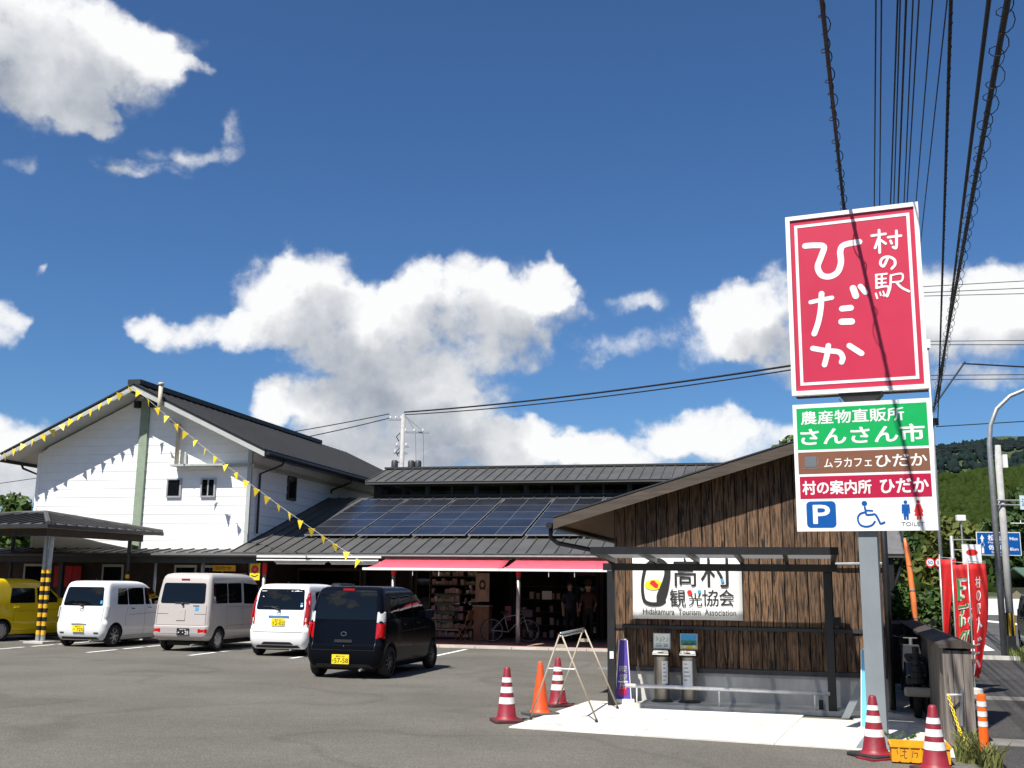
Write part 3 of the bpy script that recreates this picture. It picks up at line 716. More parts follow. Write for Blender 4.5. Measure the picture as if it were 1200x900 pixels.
MB().box(1.5, 1.56, -.1, -.03, 5.22, 5.6).build('bracket', TRIMG, gab)
MB().box(HW + .02, HW + .10, -.02, 12.0, 5.14, 5.24).build('belt_board', TRIMG, gab)

# ------------------------------------------------------------------ pavilion over the yellow car
FP = frame(-12.22, 28.2, 20.0)
pav = thing('parking_pavilion', 'open parking pavilion with low dark hip roof and striped steel posts over the yellow car', 'pavilion', FP)
PL, PD_, ZP, RS = 5.6, 4.7, 3.12, .19
rh = PD_ / 2
A = [(-PL, 0), (0, 0), (0, PD_), (-PL, PD_)]
ridge = [(-PL + rh, rh), (-rh, rh)]
zt = ZP + RS * rh
mb = MB(); mb.add([(*A[0], ZP), (*A[1], ZP), (*A[2], ZP), (*A[3], ZP), (*ridge[0], zt), (*ridge[1], zt)], [(0, 1, 5, 4), (1, 2, 5), (2, 3, 4, 5), (3, 0, 4), (3, 2, 1, 0)])
proof = mb.build('roof', ROOFM, pav)
for i in range(14):       # battens on front and right slopes
    x = -.2 - i * .4
    if x > -PL + .1:
        run = min(rh, -x, PL + x)
        MB().hexa([(x, 0, ZP + .002), (x + .045, 0, ZP + .002), (x + .045, run, ZP + RS * run + .002), (x, run, ZP + RS * run + .002), (x, 0, ZP + .04), (x + .045, 0, ZP + .04), (x + .045, run, ZP + RS * run + .04), (x, run, ZP + RS * run + .04)]).build('roof_batten', ROOFB, proof)
for i in range(11):
    y = .25 + i * .4; run = min(rh, y, PD_ - y)
    if run > .05:
        MB().hexa([(-run, y, ZP + RS * run + .002), (0, y, ZP + .002), (0, y + .045, ZP + .002), (-run, y + .045, ZP + RS * run + .002), (-run, y, ZP + RS * run + .04), (0, y, ZP + .04), (0, y + .045, ZP + .04), (-run, y + .045, ZP + RS * run + .04)]).build('roof_batten', ROOFB, proof)
for a, b in (((0, 0), ridge[1]), ((0, PD_), ridge[1]), ((-PL, 0), ridge[0]), (ridge[0], ridge[1])):
    za = ZP if a in A else zt
    MB().tube([(a[0], a[1], za + .02), (b[0], b[1], zt + .03)], .07, 6).build('hip_cap', ROOFM, proof)
for bx in ((-PL - .02, .02, -.03, .03), (-.03, .03, .031, PD_ + .02)):
    MB().box(bx[0], bx[1], bx[2], bx[3], ZP - .10, ZP - .004).build('eave_edge', ROOFB, pav)
MB().box(-PL + .3, -.3, .3, .36, ZP - .30, ZP - .1).build('edge_beam', WOODK, pav)
MB().box(-.36, -.3, .361, PD_ - .5, ZP - .30, ZP - .1).build('edge_beam', WOODK, pav)
MB().box(-PL + .1, -.1, .1, PD_ - .1, ZP - .09, ZP - .02).build('ceiling', CREAMM, pav)
for (x, y) in ((-.62, .75), (-.62, PD_ - .7), (-PL + .5, .75), (-PL + .5, PD_ - .7)):
    mate = STEEL if y < 1 else DARKM
    for dx in ((-.085, .085) if y < 1 and x > -1 else (0,)):
        p = MB().tube([(x + dx, y, 0), (x + dx, y, ZP - .09)], .06, 12).build('post', mate, pav, smooth=True, sharp=40)
        if x > -1:
            tp = MB()
            k = 0; zz = .22 if y < 1 else 1.5
            while zz < 1.86:
                tp.use(k % 2)
                tp.lathe([(.0625, zz), (.0625, zz + .115)], 12, Matrix.Translation((x + dx, y, 0)), cap=False); zz += .1155; k += 1
            tp.build('striped_tape', [YELLOWT, BLACKM], p)
MB().box(-.95, -.3, .5, 1.0, 0, .05).build('post_base', CONC, pav)

# ------------------------------------------------------------------ wooden information office
inf = thing('information_office', 'dark charred cedar clad office with sloping roof and concrete plinth behind the black shelter', 'building', FI)
WL, WR, DEP = -.27, 3.56, 6.0
SI = .30
zi = lambda u: 2.84 + SI * (u + .27)        # underside of the roof over the wall
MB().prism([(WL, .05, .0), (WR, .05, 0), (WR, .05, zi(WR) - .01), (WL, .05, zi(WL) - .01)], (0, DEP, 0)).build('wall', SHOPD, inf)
MB().box(WL - .02, WR + .02, -.02, DEP + .05, 0, .45).build('plinth', CONC_G, inf)
MB().box(WL - .03, WR + .03, -.05, .03, .452, .52).build('sill', DARKM, inf)
MB().box(WL - .02, WR + .02, -.055, -.032, 1.06, 1.11).build('rail', DARKM, inf)
u = WL; rb = random.Random(3)
while u < WR - .03:
    w = min(.163 + rb.uniform(-.012, .012), WR - u); y = -.03 + rb.uniform(-.004, .004)
    for z0, z1 in ((.525, 1.058), (1.112, None)):
        a = z1 if z1 else zi(u) - .02; b = z1 if z1 else zi(u + w) - .02
        MB().hexa([(u, y, z0), (u + w - .013, y, z0), (u + w - .013, .045, z0), (u, .045, z0), (u, y, a), (u + w - .013, y, b), (u + w - .013, .045, b), (u, .045, a)]).build('board', WOODD, inf)
    u += w
# left side wall boards
for i in range(36):
    y = .06 + i * .163
    MB().box(WL - .03, WL, y, y + .154, .525, zi(WL) - .02).build('board', WOODD, inf)
RL, RR2, RF = -1.12, 3.76, -.36
iroof = MB().hexa([(RL, RF, zi(RL)), (RR2, RF, zi(RR2)), (RR2, DEP + .5, zi(RR2)), (RL, DEP + .5, zi(RL)), (RL, RF, zi(RL) + .10), (RR2, RF, zi(RR2) + .10), (RR2, DEP + .5, zi(RR2) + .10), (RL, DEP + .5, zi(RL) + .10)]).build('roof', SOFFIT, inf)
for i in range(17):
    y = RF - .05 + i * .42
    MB().hexa([(RL - .05, y, zi(RL - .05) + .104), (RR2, y, zi(RR2) + .104), (RR2, y + .41, zi(RR2) + .104), (RL - .05, y + .41, zi(RL - .05) + .104), (RL - .05, y, zi(RL - .05) + .125), (RR2, y, zi(RR2) + .125), (RR2, y + .41, zi(RR2) + .125), (RL - .05, y + .41, zi(RL - .05) + .125)]).build('roof_panel', ROOFB, iroof)
MB().hexa([(RL - .03, RF - .04, zi(RL - .03) - .065), (RR2, RF - .04, zi(RR2) - .065), (RR2, RF - .002, zi(RR2) - .065), (RL - .03, RF - .002, zi(RL - .03) - .065), (RL - .03, RF - .04, zi(RL - .03) + .098), (RR2, RF - .04, zi(RR2) + .098), (RR2, RF - .002, zi(RR2) + .098), (RL - .03, RF - .002, zi(RL - .03) + .098)]).build('fascia', WOODB, inf)
MB().box(RL - .03, RL - .003, RF, DEP + .5, zi(RL) - .06, zi(RL) + .09).build('eave_board', WOODB, inf)
MB().tube([(RL - .1, RF - .03, zi(RL) - .02), (RL - .1, DEP + .4, zi(RL) - .02)], .05, 8).build('gutter', BLACKM, inf)
MB().tube([(RL - .1, RF + .1, zi(RL) - .05), (RL - .1, RF + .1, zi(RL) - .2), (RL + .0, RF + .15, zi(RL) - .28), (WL - .12, .1, zi(RL) - .42), (WL - .1, .12, 2.0), (WL - .1, .12, .1)], .035, 8).build('downpipe', BLACKM, inf, smooth=True)
MB().tube([(WR + .02, -.1, .05), (WR + .02, -.1, zi(WR) - .1)], .045, 8).build('downpipe', BLACKM, inf, smooth=True)
MB().tube([(2.9, -.09, 2.02), (WR, -.09, 2.03)], .02, 6).build('conduit', STEEL, inf)

# ------------------------------------------------------------------ black smoking shelter
sh = thing('smoking_shelter', 'low black metal shelter with cantilevered translucent roof against the wooden office', 'shelter', FI)
for u, n in ((-.225, -.64), (2.78, -.62)):
    p = MB().box(u - .055, u + .055, n - .05, n + .05, 0, 1.9).build('post', BLACKM, sh, bevel=.006)
    if u < 0: MB().box(u - .02, u + .035, n - .056, n - .0505, .66, .76).build('notice_plate', WHITE_S, p)
MB().box(2.60, 2.66, -.52, -.46, 0.06, .18).build('bracket_foot', BLACKM, sh)
MB().box(2.80, 2.95, -.18, -.12, 1.16, 1.28).build('switch_box', BLACKM, sh)
MB().box(-.34, 2.92, -.69, -.59, 1.90, 2.0).build('rear_beam', BLACKM, sh)
MB().box(-.22, 2.90, -2.23, -2.17, 2.085, 2.18).build('front_beam', BLACKM, sh)
n_r = 6
for i in range(n_r):
    x = -.2 + i * (3.06 / (n_r - 1))
    w = .05 if 0 < i < n_r - 1 else .06
    MB().hexa([(x - w / 2, -2.168, 2.09), (x + w / 2, -2.168, 2.09), (x + w / 2, -.60, 2.002), (x - w / 2, -.60, 2.002), (x - w / 2, -2.168, 2.16), (x + w / 2, -2.168, 2.16), (x + w / 2, -.60, 2.075), (x - w / 2, -.60, 2.075)]).build('rafter', BLACKM, sh)
    if i < n_r - 1:
        x1 = x + 3.06 / (n_r - 1)
        MB().hexa([(x + .001, -2.168, 2.162), (x1 - .001, -2.168, 2.162), (x1 - .001, -.60, 2.077), (x + .001, -.60, 2.077), (x + .001, -2.168, 2.168), (x1 - .001, -2.168, 2.168), (x1 - .001, -.60, 2.083), (x + .001, -.60, 2.083)]).build('roof_panel', PANELT, sh)
slab = MB().prism([(.05, -.76, 0.002), (2.95, -.76, .002), (2.95, -.022, .002), (.22, -.022, .002)], (0, 0, .055)).build('shelter_slab', CONC_G); slab.matrix_world = FI; slab['kind'] = 'structure'
rail = MB().tube([(-.02, -.70, .30), (2.75, -.70, .285)], .027, 10).build('rail', STAINL, smooth=True); rail.name = 'rail'
hr = thing('hand_rail', 'low shiny stainless rail on thin stanchions in front of the ashtrays', 'rail', FI); rail.parent = hr
for u in (.14, 1.28, 2.55): MB().tube([(u, -.70, .05), (u, -.70, .28)], .012, 8).build('stanchion', STAINL, hr, smooth=True)

# ================================================================== roadside sign
sg = thing('roadside_sign', 'tall red village station sign above a white information board on a grey steel post', 'sign', FS)
MB().box(-.10, .10, .0, .24, 0, 2.4).build('post', GREYM, sg, bevel=.004)
MB().box(-.20, .20, -.30, .55, 0, .03).build('base_plate', STEEL, sg)
MB().box(-.085, .085, .02, .18, 2.41, 3.90).build('post_core', DARKM, sg)
MB().hexa([(-.12, .0, 3.74), (.12, .0, 3.74), (.12, .22, 3.74), (-.12, .22, 3.74), (-.24, -.03, 3.878), (.24, -.03, 3.878), (.24, .24, 3.878), (-.24, .24, 3.878)]).build('bracket', DARKM, sg)
X0, X1, Z0, Z1 = -.757, .742, 3.885, 6.072
box_ = MB().box(X0 + .02, X1 - .02, .0, .26, Z0 + .01, Z1 - .01).build('sign_box', DARKM, sg)
MB().box(X0, X1, -.05, .03, Z0, Z0 + .05).box(X0, X1, -.05, .03, Z1 - .05, Z1).box(X0, X0 + .05, -.05, .03, Z0 + .05, Z1 - .05).box(X1 - .05, X1, -.05, .03, Z0 + .05, Z1 - .05).build('frame', WHITE_S, sg)
rp = MB().box(X0 + .05, X1 - .05, -.03, -.0, Z0 + .05, Z1 - .05).build('red_panel', RED_S, sg)
yb = -.034; a, b_, c, e = X0 + .10, X1 - .10, Z0 + .115, Z1 - .115; w = .034
MB().box(a, b_, yb, -.0305, c, c + w).box(a, b_, yb, -.0305, e - w, e).box(a, a + w, yb, -.0305, c + w, e - w).box(b_ - w, b_, yb, -.0305, c + w, e - w).build('white_line', WHITE_S, rp)
STROKES = [
    ([(-0.539, 5.692), (-0.428, 5.687), (-0.324, 5.658), (-0.361, 5.538), (-0.405, 5.417), (-0.365, 5.314), (-0.275, 5.285), (-0.183, 5.329), (-0.139, 5.444), (-0.14, 5.583), (-0.091, 5.653), (0.077, 5.67)], 0.070),
    ([(-0.503, 4.994), (-0.39, 5.011), (-0.258, 5.026)], 0.050),
    ([(-0.374, 5.087), (-0.392, 4.9), (-0.428, 4.738), (-0.477, 4.61)], 0.065),
    ([(-0.151, 4.883), (-0.054, 4.885)], 0.070),
    ([(-0.163, 4.728), (-0.052, 4.721)], 0.075),
    ([(-0.018, 5.118), (0.008, 5.022)], 0.075),
    ([(0.064, 5.132), (0.116, 5.055)], 0.060),
    ([(-0.5, 4.436), (-0.352, 4.398), (-0.212, 4.371), (-0.17, 4.303), (-0.185, 4.25)], 0.062),
    ([(-0.324, 4.455), (-0.343, 4.348), (-0.377, 4.231)], 0.062),
    ([(-0.09, 4.437), (0.038, 4.336)], 0.065),
    ([(0.219, 5.728), (0.371, 5.732)], 0.030),
    ([(0.303, 5.785), (0.297, 5.514)], 0.030),
    ([(0.293, 5.686), (0.249, 5.575)], 0.030),
    ([(0.317, 5.661), (0.369, 5.613)], 0.027),
    ([(0.398, 5.687), (0.538, 5.69)], 0.030),
    ([(0.492, 5.753), (0.481, 5.559), (0.447, 5.563)], 0.030),
    ([(0.421, 5.643), (0.434, 5.608)], 0.027),
    ([(0.38, 5.438), (0.331, 5.345), (0.298, 5.382), (0.321, 5.44), (0.386, 5.454), (0.449, 5.414), (0.456, 5.353), (0.418, 5.308)], 0.030),
    ([(0.245, 5.242), (0.241, 5.097)], 0.025),
    ([(0.241, 5.251), (0.361, 5.252)], 0.022),
    ([(0.248, 5.198), (0.348, 5.196)], 0.020),
    ([(0.246, 5.149), (0.345, 5.147)], 0.020),
    ([(0.306, 5.244), (0.298, 5.103)], 0.022),
    ([(0.238, 5.095), (0.368, 5.098), (0.35, 5.005), (0.313, 4.998)], 0.025),
    ([(0.23, 5.028), (0.242, 4.972)], 0.022),
    ([(0.275, 5.039), (0.283, 5.001)], 0.017),
    ([(0.31, 5.047), (0.319, 5.013)], 0.017),
    ([(0.404, 5.228), (0.523, 5.234), (0.514, 5.151), (0.405, 5.146)], 0.022),
    ([(0.404, 5.228), (0.389, 5.085), (0.352, 4.983)], 0.025),
    ([(0.459, 5.141), (0.51, 5.073), (0.59, 5.019)], 0.027),
]
mb = MB()
for i, (pts, wd) in enumerate(STROKES): stroke(mb, pts, wd, -.033 - i * .00006)
mb.build('lettering', WHITE_S, rp)
lp = MB().box(-.757, .742, -.045, .0, 2.312, 3.775).build('lower_board', WHITE_S, sg)
yy = -.047
MB().box(-.715, .700, yy, -.0455, 3.245, 3.728).build('green_band', GREEN_S, lp)
MB().box(-.715, .700, yy, -.0455, 2.965, 3.215).build('brown_band', BROWN_S, lp)
MB().box(-.707, .700, yy, -.0455, 2.680, 2.935).build('crimson_band', RED_P, lp)
ty = yy - .0015
mb = MB(); text(mb, '農産物直販所', -.668, .460, 3.535, 3.690, ty, .022); mb.build('lettering', WHITE_S, lp)
mb = MB(); text(mb, 'さんさん市', -.68, .665, 3.292, 3.495, ty, .034); mb.build('lettering', WHITE_S, lp)
mb = MB(); text(mb, 'ムラカフェ', -.43, .09, 3.030, 3.135, ty, .022); mb.build('lettering', WHITE_S, lp)
mb = MB(); text(mb, 'ひだか', .13, .672, 3.020, 3.160, ty, .026); mb.build('lettering', WHITE_S, lp)
mb = MB(); text(mb, '村の案内所', -.68, .075, 2.725, 2.885, ty, .040); mb.build('lettering', WHITE_S, lp)
mb = MB(); text(mb, 'ひだか', .165, .672, 2.725, 2.890, ty, .044); mb.build('lettering', WHITE_S, lp)
mb = MB(); blob(mb, rrect(-.640, -.515, 3.045, 3.165, .01), ty); stroke(mb, [(-.515, 3.15), (-.495, 3.14), (-.497, 3.08), (-.515, 3.065)], .012, ty - .0003); stroke(mb, [(-.665, 3.028), (-.58, 3.020), (-.475, 3.03)], .010, ty - .0006); mb.build('cup_picture', GREYINK, lp)
mb = MB(); blob(mb, rrect(-.645, -.322, 2.353, 2.650, .045), ty); mb.build('parking_square', BLUE_S, lp)
mb = MB(); text(mb, 'P', -.575, -.385, 2.395, 2.610, ty - .001, .045); mb.build('parking_letter', WHITE_S, lp)
mb = MB(); blob(mb, ellipse(-.012, 2.618, .030, .028), ty)
stroke(mb, [(-.01, 2.575), (-.002, 2.53), (.005, 2.492), (.06, 2.492), (.10, 2.492), (.135, 2.42), (.15, 2.39), (.19, 2.405)], .022, ty - .0002, sub=3)
stroke(mb, [(0.0, 2.54), (.07, 2.535)], .018, ty - .0004)
stroke(mb, [(-.012, 2.52), (-.065, 2.50), (-.09, 2.45), (-.07, 2.385), (-.01, 2.360), (.055, 2.375), (.09, 2.415)], .020, ty - .0006)
mb.build('wheelchair_symbol', BLUE_S, lp)
def figure(name, cx, dress, m):
    mb = MB(); blob(mb, ellipse(cx, 2.625, .020, .019), ty)
    if dress: blob(mb, [(cx - .022, 2.60), (cx - .048, 2.52), (cx - .034, 2.512), (cx - .024, 2.545), (cx - .048, 2.475), (cx + .048, 2.475), (cx + .024, 2.545), (cx + .034, 2.512), (cx + .048, 2.52), (cx + .022, 2.60)][::-1], ty)
    else: blob(mb, [(cx - .04, 2.60), (cx - .045, 2.50), (cx - .030, 2.50), (cx - .028, 2.57), (cx + .028, 2.57), (cx + .030, 2.50), (cx + .045, 2.50), (cx + .04, 2.60)][::-1], ty); blob(mb, [(cx - .028, 2.575), (cx - .028, 2.47), (cx + .028, 2.47), (cx + .028, 2.575)], ty - .0002)
    for s in (-1, 1): blob(mb, [(cx + s * .014 - .011, 2.476), (cx + s * .014 - .011, 2.432), (cx + s * .014 + .011, 2.432), (cx + s * .014 + .011, 2.476)], ty - .0003)
    mb.build(name, m, lp)
figure('man_symbol', .420, False, BLUE_S); figure('woman_symbol', .552, True, INKR)
mb = MB(); text(mb, 'TOILET', .367, .604, 2.362, 2.405, ty, .008); mb.build('lettering', GREYINK, lp)

# ================================================================== tourism banner on the office wall
bn = thing('tourism_banner', 'white tourism association banner with a black egg shaped emblem on the charred wood wall', 'banner', FI)
mb = MB(); nx, nz = 12, 6; rb = random.Random(5)
vs = []
for j in range(nz + 1):
    for i in range(nx + 1):
        vs.append((1.6 * i / nx - .005, -.066 + .006 * math.sin(i * 1.1 + j * .7), 1.205 + (2.10 - 1.205) * j / nz))
mb.add(vs, [(j * (nx + 1) + i, j * (nx + 1) + i + 1, (j + 1) * (nx + 1) + i + 1, (j + 1) * (nx + 1) + i) for j in range(nz) for i in range(nx)])
cl = mb.build('cloth', CLOTHW, bn, smooth=True); so = cl.modifiers.new('thickness', 'SOLIDIFY'); so.thickness = .004
bx = lambda x: (x - 142) * .00192
bz = lambda x, y: 1.205 + (412 + (x - 142) * .034 - y) * .00192
by = -.079
Q = lambda pts: [(bx(p[0]), bz(*p[:2])) + ((p[2] * .00192,) if len(p) > 2 else ()) for p in pts]
mb = MB()
stroke(mb, Q([(300, -25, 30), (250, 10, 24), (228, 75, 24), (216, 150, 22), (218, 230, 24), (236, 285, 28), (290, 306, 30), (350, 304, 34), (378, 285, 40)]), .05, by)
stroke(mb, Q([(300, -25, 26), (360, -20, 40), (402, 25, 48), (410, 75, 46), (398, 140, 56), (380, 200, 70), (362, 250, 76), (352, 285, 58)]), .05, by - .0003)
mb.build('emblem', INK, bn)
mb = MB(); blob(mb, [(bx(x), bz(x, y)) for x, y in ellipse(303, 160, 70, -39)], by); mb.build('emblem_yolk', INKY, bn)
mb = MB(); blob(mb, [(bx(x), bz(x, y)) for x, y in [(272, 150), (285, 128), (310, 126), (322, 142), (340, 160), (334, 186), (312, 184), (296, 170)]][::-1], by - .001); mb.build('emblem_heart', INKR, bn)
mb = MB(); text(mb, '高', bx(458), bx(635), bz(460, 176), bz(460, -40), by, .007); text(mb, '村', bx(665), bx(900), bz(660, 186), bz(660, -38), by, .007); mb.build('lettering', INK, bn)
mb = MB(); text(mb, '観', bx(425), bx(548), bz(430, 330), bz(430, 195), by, .004); text(mb, '光', bx(568), bx(672), bz(570, 326), bz(570, 225), by, .004); mb.build('lettering', INK, bn)
mb = MB(); text(mb, '協', bx(672), bx(795), bz(672, 326), bz(672, 205), by, .004); text(mb, '会', bx(800), bx(912), bz(800, 330), bz(800, 205), by, .004); mb.build('lettering', INK, bn)
mb = MB(); text(mb, 'Hidakamura  Tourism  Association', bx(218), bx(922), bz(570, 395), bz(570, 345), by, .0); mb.build('lettering', INK, bn)
mb = MB(); blob(mb, [(bx(x), bz(x, y)) for x, y in ellipse(578, 224, 19, -19)], by - .001); mb.build('red_dot', INKR, bn)
mb = MB(); blob(mb, [(bx(x), bz(x, y)) for x, y in ellipse(652, 220, 14, -14)], by - .001); blob(mb, [(bx(x), bz(x, y)) for x, y in ellipse(826, 141, 14, -14)], by - .001); mb.build('blue_dot', INKB, bn)

# ================================================================== ashtrays
def ashtray(u, n, label, pic):
    t = thing('ashtray_stand', label, 'ashtray', FI @ Matrix.Translation((u, n, .057)), 'stand ashtrays in the shelter')
    MB().lathe([(.16, 0), (.16, .012), (.125, .03), (.118, .04)], 24).build('base', DARKM, t, smooth=True, sharp=40)
    MB().lathe([(.112, .04), (.112, .60), (.118, .61), (.118, .63)], 28).build('body', mat('brushed dark steel', (.27, .25, .22), .34, metal=.8, var=.2, scale=4, stretch=(1, 1, .1)), t, smooth=True, sharp=40)
    MB().lathe([(.122, .63), (.135, .66), (.128, .69), (.09, .70)], 28).build('ash_bowl', BLACKM, t, smooth=True, sharp=40)
    mb = MB(); mb.hexa([(-.115, -.135, .655), (.115, -.135, .655), (.10, -.06, .70), (-.10, -.06, .70), (-.12, -.14, .675), (.12, -.14, .675), (.105, -.065, .72), (-.105, -.065, .72)]); mb.build('chrome_lip', CHROME, t, bevel=.004)
    p = MB().box(-.125, .125, -.022, -.008, .73, .955).build('notice_board', ALU, t); p.rotation_euler.x = RAD(-6)
    if pic:
        mb = MB(); mb.use(0).box(-.112, .112, -.0245, -.0225, .742, .79); mb.use(1).box(-.112, .112, -.0245, -.0225, .7905, .86); mb.use(2).box(-.112, .112, -.0245, -.0225, .8605, .945)
        mb.use(3); blob(mb, [(-.1, .79), (-.04, .835), (0, .81), (.06, .845), (.1, .80)][::-1], -.0255); mb.use(4); blob(mb, ellipse(.07, .775, .022, .016), -.0258); blob(mb, ellipse(-.05, .765, .03, .01), -.0258)
        mb.build('landscape_picture', [INKY, mat('print green', (.05, .22, .08), .5), INKB, mat('print navy', (.02, .08, .16), .5), WHITE_S], p)
    else:
        mb = MB(); mb.use(0).box(-.112, .112, -.0245, -.0225, .742, .945); mb.use(1)
        for (x, z) in ((-.08, .90), (-.03, .885), (.02, .905), (.07, .89)): stroke(mb, [(x, z), (x + .02, z - .03), (x - .005, z - .05)], .007, -.0255)
        for z in (.78, .80, .765): stroke(mb, [(-.09, z), (-.04, z + .004), (.0, z - .003)], .006, -.0255); stroke(mb, [(.03, z), (.09, z)], .008, -.0256)
        mb.build('notice_paper', [mat('notice paper', (.72, .75, .66), .6), GREYINK], p)
    s = MB(); s.use(0).lathe([(.1135, .18 if pic else .26), (.1135, .57 if pic else .56)], 28, Matrix.Identity(4), cap=False)
    s.v = [v for v in s.v]
    keep = []
    lo, hi = (-.75, .55) if pic else (.15, 1.0)
    st = MB(); nseg = 10; z0, z1 = (.20, .58) if pic else (.26, .57)
    ang = [lo + (hi - lo) * k / nseg for k in range(nseg + 1)]
    vs = [(.1145 * math.sin(a_), -.1145 * math.cos(a_), z) for z in (z0, z1) for a_ in ang]
    st.use(0).add(vs, [(k, k + 1, nseg + 2 + k, nseg + 1 + k) for k in range(nseg)])
    st.use(1)
    for k in range(5):
        zz = z1 - .05 - k * .055; a0 = lo + .18 * (hi - lo); a1 = lo + (.5 + .09 * (k % 4)) * (hi - lo)
        v2 = [(.1153 * math.sin(a_), -.1153 * math.cos(a_), z) for z in (zz, zz + .012) for a_ in [a0 + (a1 - a0) * q / 5 for q in range(6)]]
        st.add(v2, [(q, q + 1, 7 + q, 6 + q) for q in range(5)])
    st.build('paper_label', [WHITE_S, GREYINK], t)
    return t
ashtray(.44, -.30, 'left stand ashtray topped by a greenish white handwritten notice', False)
ashtray(.825, -.27, 'right stand ashtray topped by a blue landscape picture', True)

# ================================================================== standing floor signs
def floor_sign(name, label, M, col, h, w, txt=None, side=0):
    t = thing(name, label, 'floor sign', M, 'triangular standing signs')
    MB().prism([(-w * .75, -w * .5, 0), (w * .75, -w * .5, 0), (w * .5, w * .55, 0), (-w * .5, w * .55, 0)], (0, 0, .07)).build('base', WHITE_S, t, bevel=.012)
    a, b = w * .5, w * .26
    body = MB().add([(-a, -a * .6, .071), (a, -a * .6, .071), (0, a * .9, .071), (-b, -b * .6, h), (b, -b * .6, h), (0, b * .9, h)], [(0, 1, 4, 3), (1, 2, 5, 4), (2, 0, 3, 5), (3, 4, 5), (2, 1, 0)]).build('body', col, t)
    for s in (-1, 1): MB().tube([(s * a, -a * .6 - .002, .071), (s * b, -b * .6 - .002, h)], .007, 6).build('edge_strip', WHITE_S, t)
    MB().lathe([(b * .8, h), (b * .8, h + .015), (.01, h + .02)], 12).build('cap', WHITE_S, t)
    def on(z): k = (z - .071) / (h - .071); return -(a + (b - a) * k) * .6 - .004
    if txt:
        mb = MB()
        for i, ch in enumerate(txt):
            z1 = h * .60 - i * .115
            q0 = len(mb.v); text(mb, ch, -.055, .055, z1 - .10, z1, 0, .02)
            mb.v[q0:] = [(v[0], on(v[2]), v[2]) for v in mb.v[q0:]]
        mb.build('lettering', WHITE_S, t)
        mb = MB(); mb.add([(x, on(z), z) for x, z in ((-.05, .13), (.05, .13), (.05, .24), (-.05, .24))], [(0, 1, 2, 3)]); mb.build('red_patch', RED_P, t)
        mb = MB(); mb.add([(x, on(z), z) for x, z in ((-.07, .30), (.07, .30), (.07, .315), (-.07, .315))], [(0, 1, 2, 3)]); mb.build('white_line', WHITE_S, t)
    return t
floor_sign('floor_sign', 'purple standing sign with white smoking area lettering beside the left shelter post', FI @ Matrix.Translation((-.10, -.36, .016)), PURPLE, .89, .23, '喫煙所')
floor_sign('floor_sign', 'light blue standing sign half hidden behind the big sign post', Matrix.Translation((4.24, 12.95, .016)) @ Matrix.Rotation(RAD(-20), 4, 'Z'), LBLUE, .95, .17)
t = thing('leaning_frame', 'grey ladder like steel frame leaning behind the light blue sign', 'frame', Matrix.Translation((4.62, 14.3, .016)) @ Matrix.Rotation(RAD(-18), 4, 'Z'))
for y in (0, .22): MB().hexa([(-.28, y, .0), (-.18, y, .0), (-.18, y + .03, .0), (-.28, y + .03, .0), (.10, y, .74), (.20, y, .74), (.20, y + .03, .74), (.10, y + .03, .74)]).build('side_rail', GREYM, t)
for k in range(4): z = .12 + k * .17; x = -.23 + .38 * z / .74; MB().box(x - .03, x + .03, .031, .219, z, z + .03).build('rung', STEEL, t)

# ================================================================== cones, stand, bollard
def cone(label, x, y, h, bands, body, plate, turn=0, w=.37, r0=.125, r1=.038, tilt=0, group='traffic cones'):
    t = thing('traffic_cone', label, 'traffic cone', Matrix.Translation((x, y, .004)) @ Matrix.Rotation(RAD(turn), 4, 'Z') @ Matrix.Rotation(RAD(tilt), 4, 'X'), group)
    pts = rrect(-w / 2, w / 2, -w / 2, w / 2, .05)
    MB().prism([(p[0], p[1], 0) for p in pts], (0, 0, .032)).build('base', plate, t, bevel=.006)
    rr = lambda z: r0 + (r1 - r0) * (z - .033) / (h - .033)
    MB().lathe([(r0 + .025, .033), (r0 + .012, .045), (rr(.07), .07), (rr(h * .5), h * .5), (r1, h - .02), (r1 * .8, h - .004), (r1 * .55, h)], 28).build('cone_body', body, t, smooth=True, sharp=60)
    for (a, b) in bands: MB().lathe([(rr(a * h) + .0022, a * h), (rr(b * h) + .0022, b * h)], 28, cap=False).build('white_band', CONEW, t, smooth=True)
    return t
BNDS = ((.33, .45), (.53, .64), (.72, .81))
cone('red and white banded cone standing alone, farthest left on the asphalt', -.02, 13.72, .66, BNDS, CONER, RUBRED, 14)
cone('plain orange cone without bands on a grey rubber base', .42, 14.5, .68, (), CONEO, mat('grey rubber', (.07, .07, .072), .8, var=.3), 30, w=.40, r0=.115, r1=.030)
cone('red and white banded cone behind the orange one', .70, 15.55, .66, BNDS, CONER, RUBRED, 20)
c3 = cone('dusty red cone with scuffed bands against the grey sign post', 3.74, 11.28, .60, ((.33, .45), (.56, .67), (.76, .84)), CONER, RUBBER, 25, w=.42)
t = MB().box(-.26, .26, -.24, .0, -.003, .012).build('mat_flap', CONER, c3)
cone('red and white cone standing in front of the yellow crate', 4.02, 10.42, .60, BNDS, CONER, RUBRED, 10)

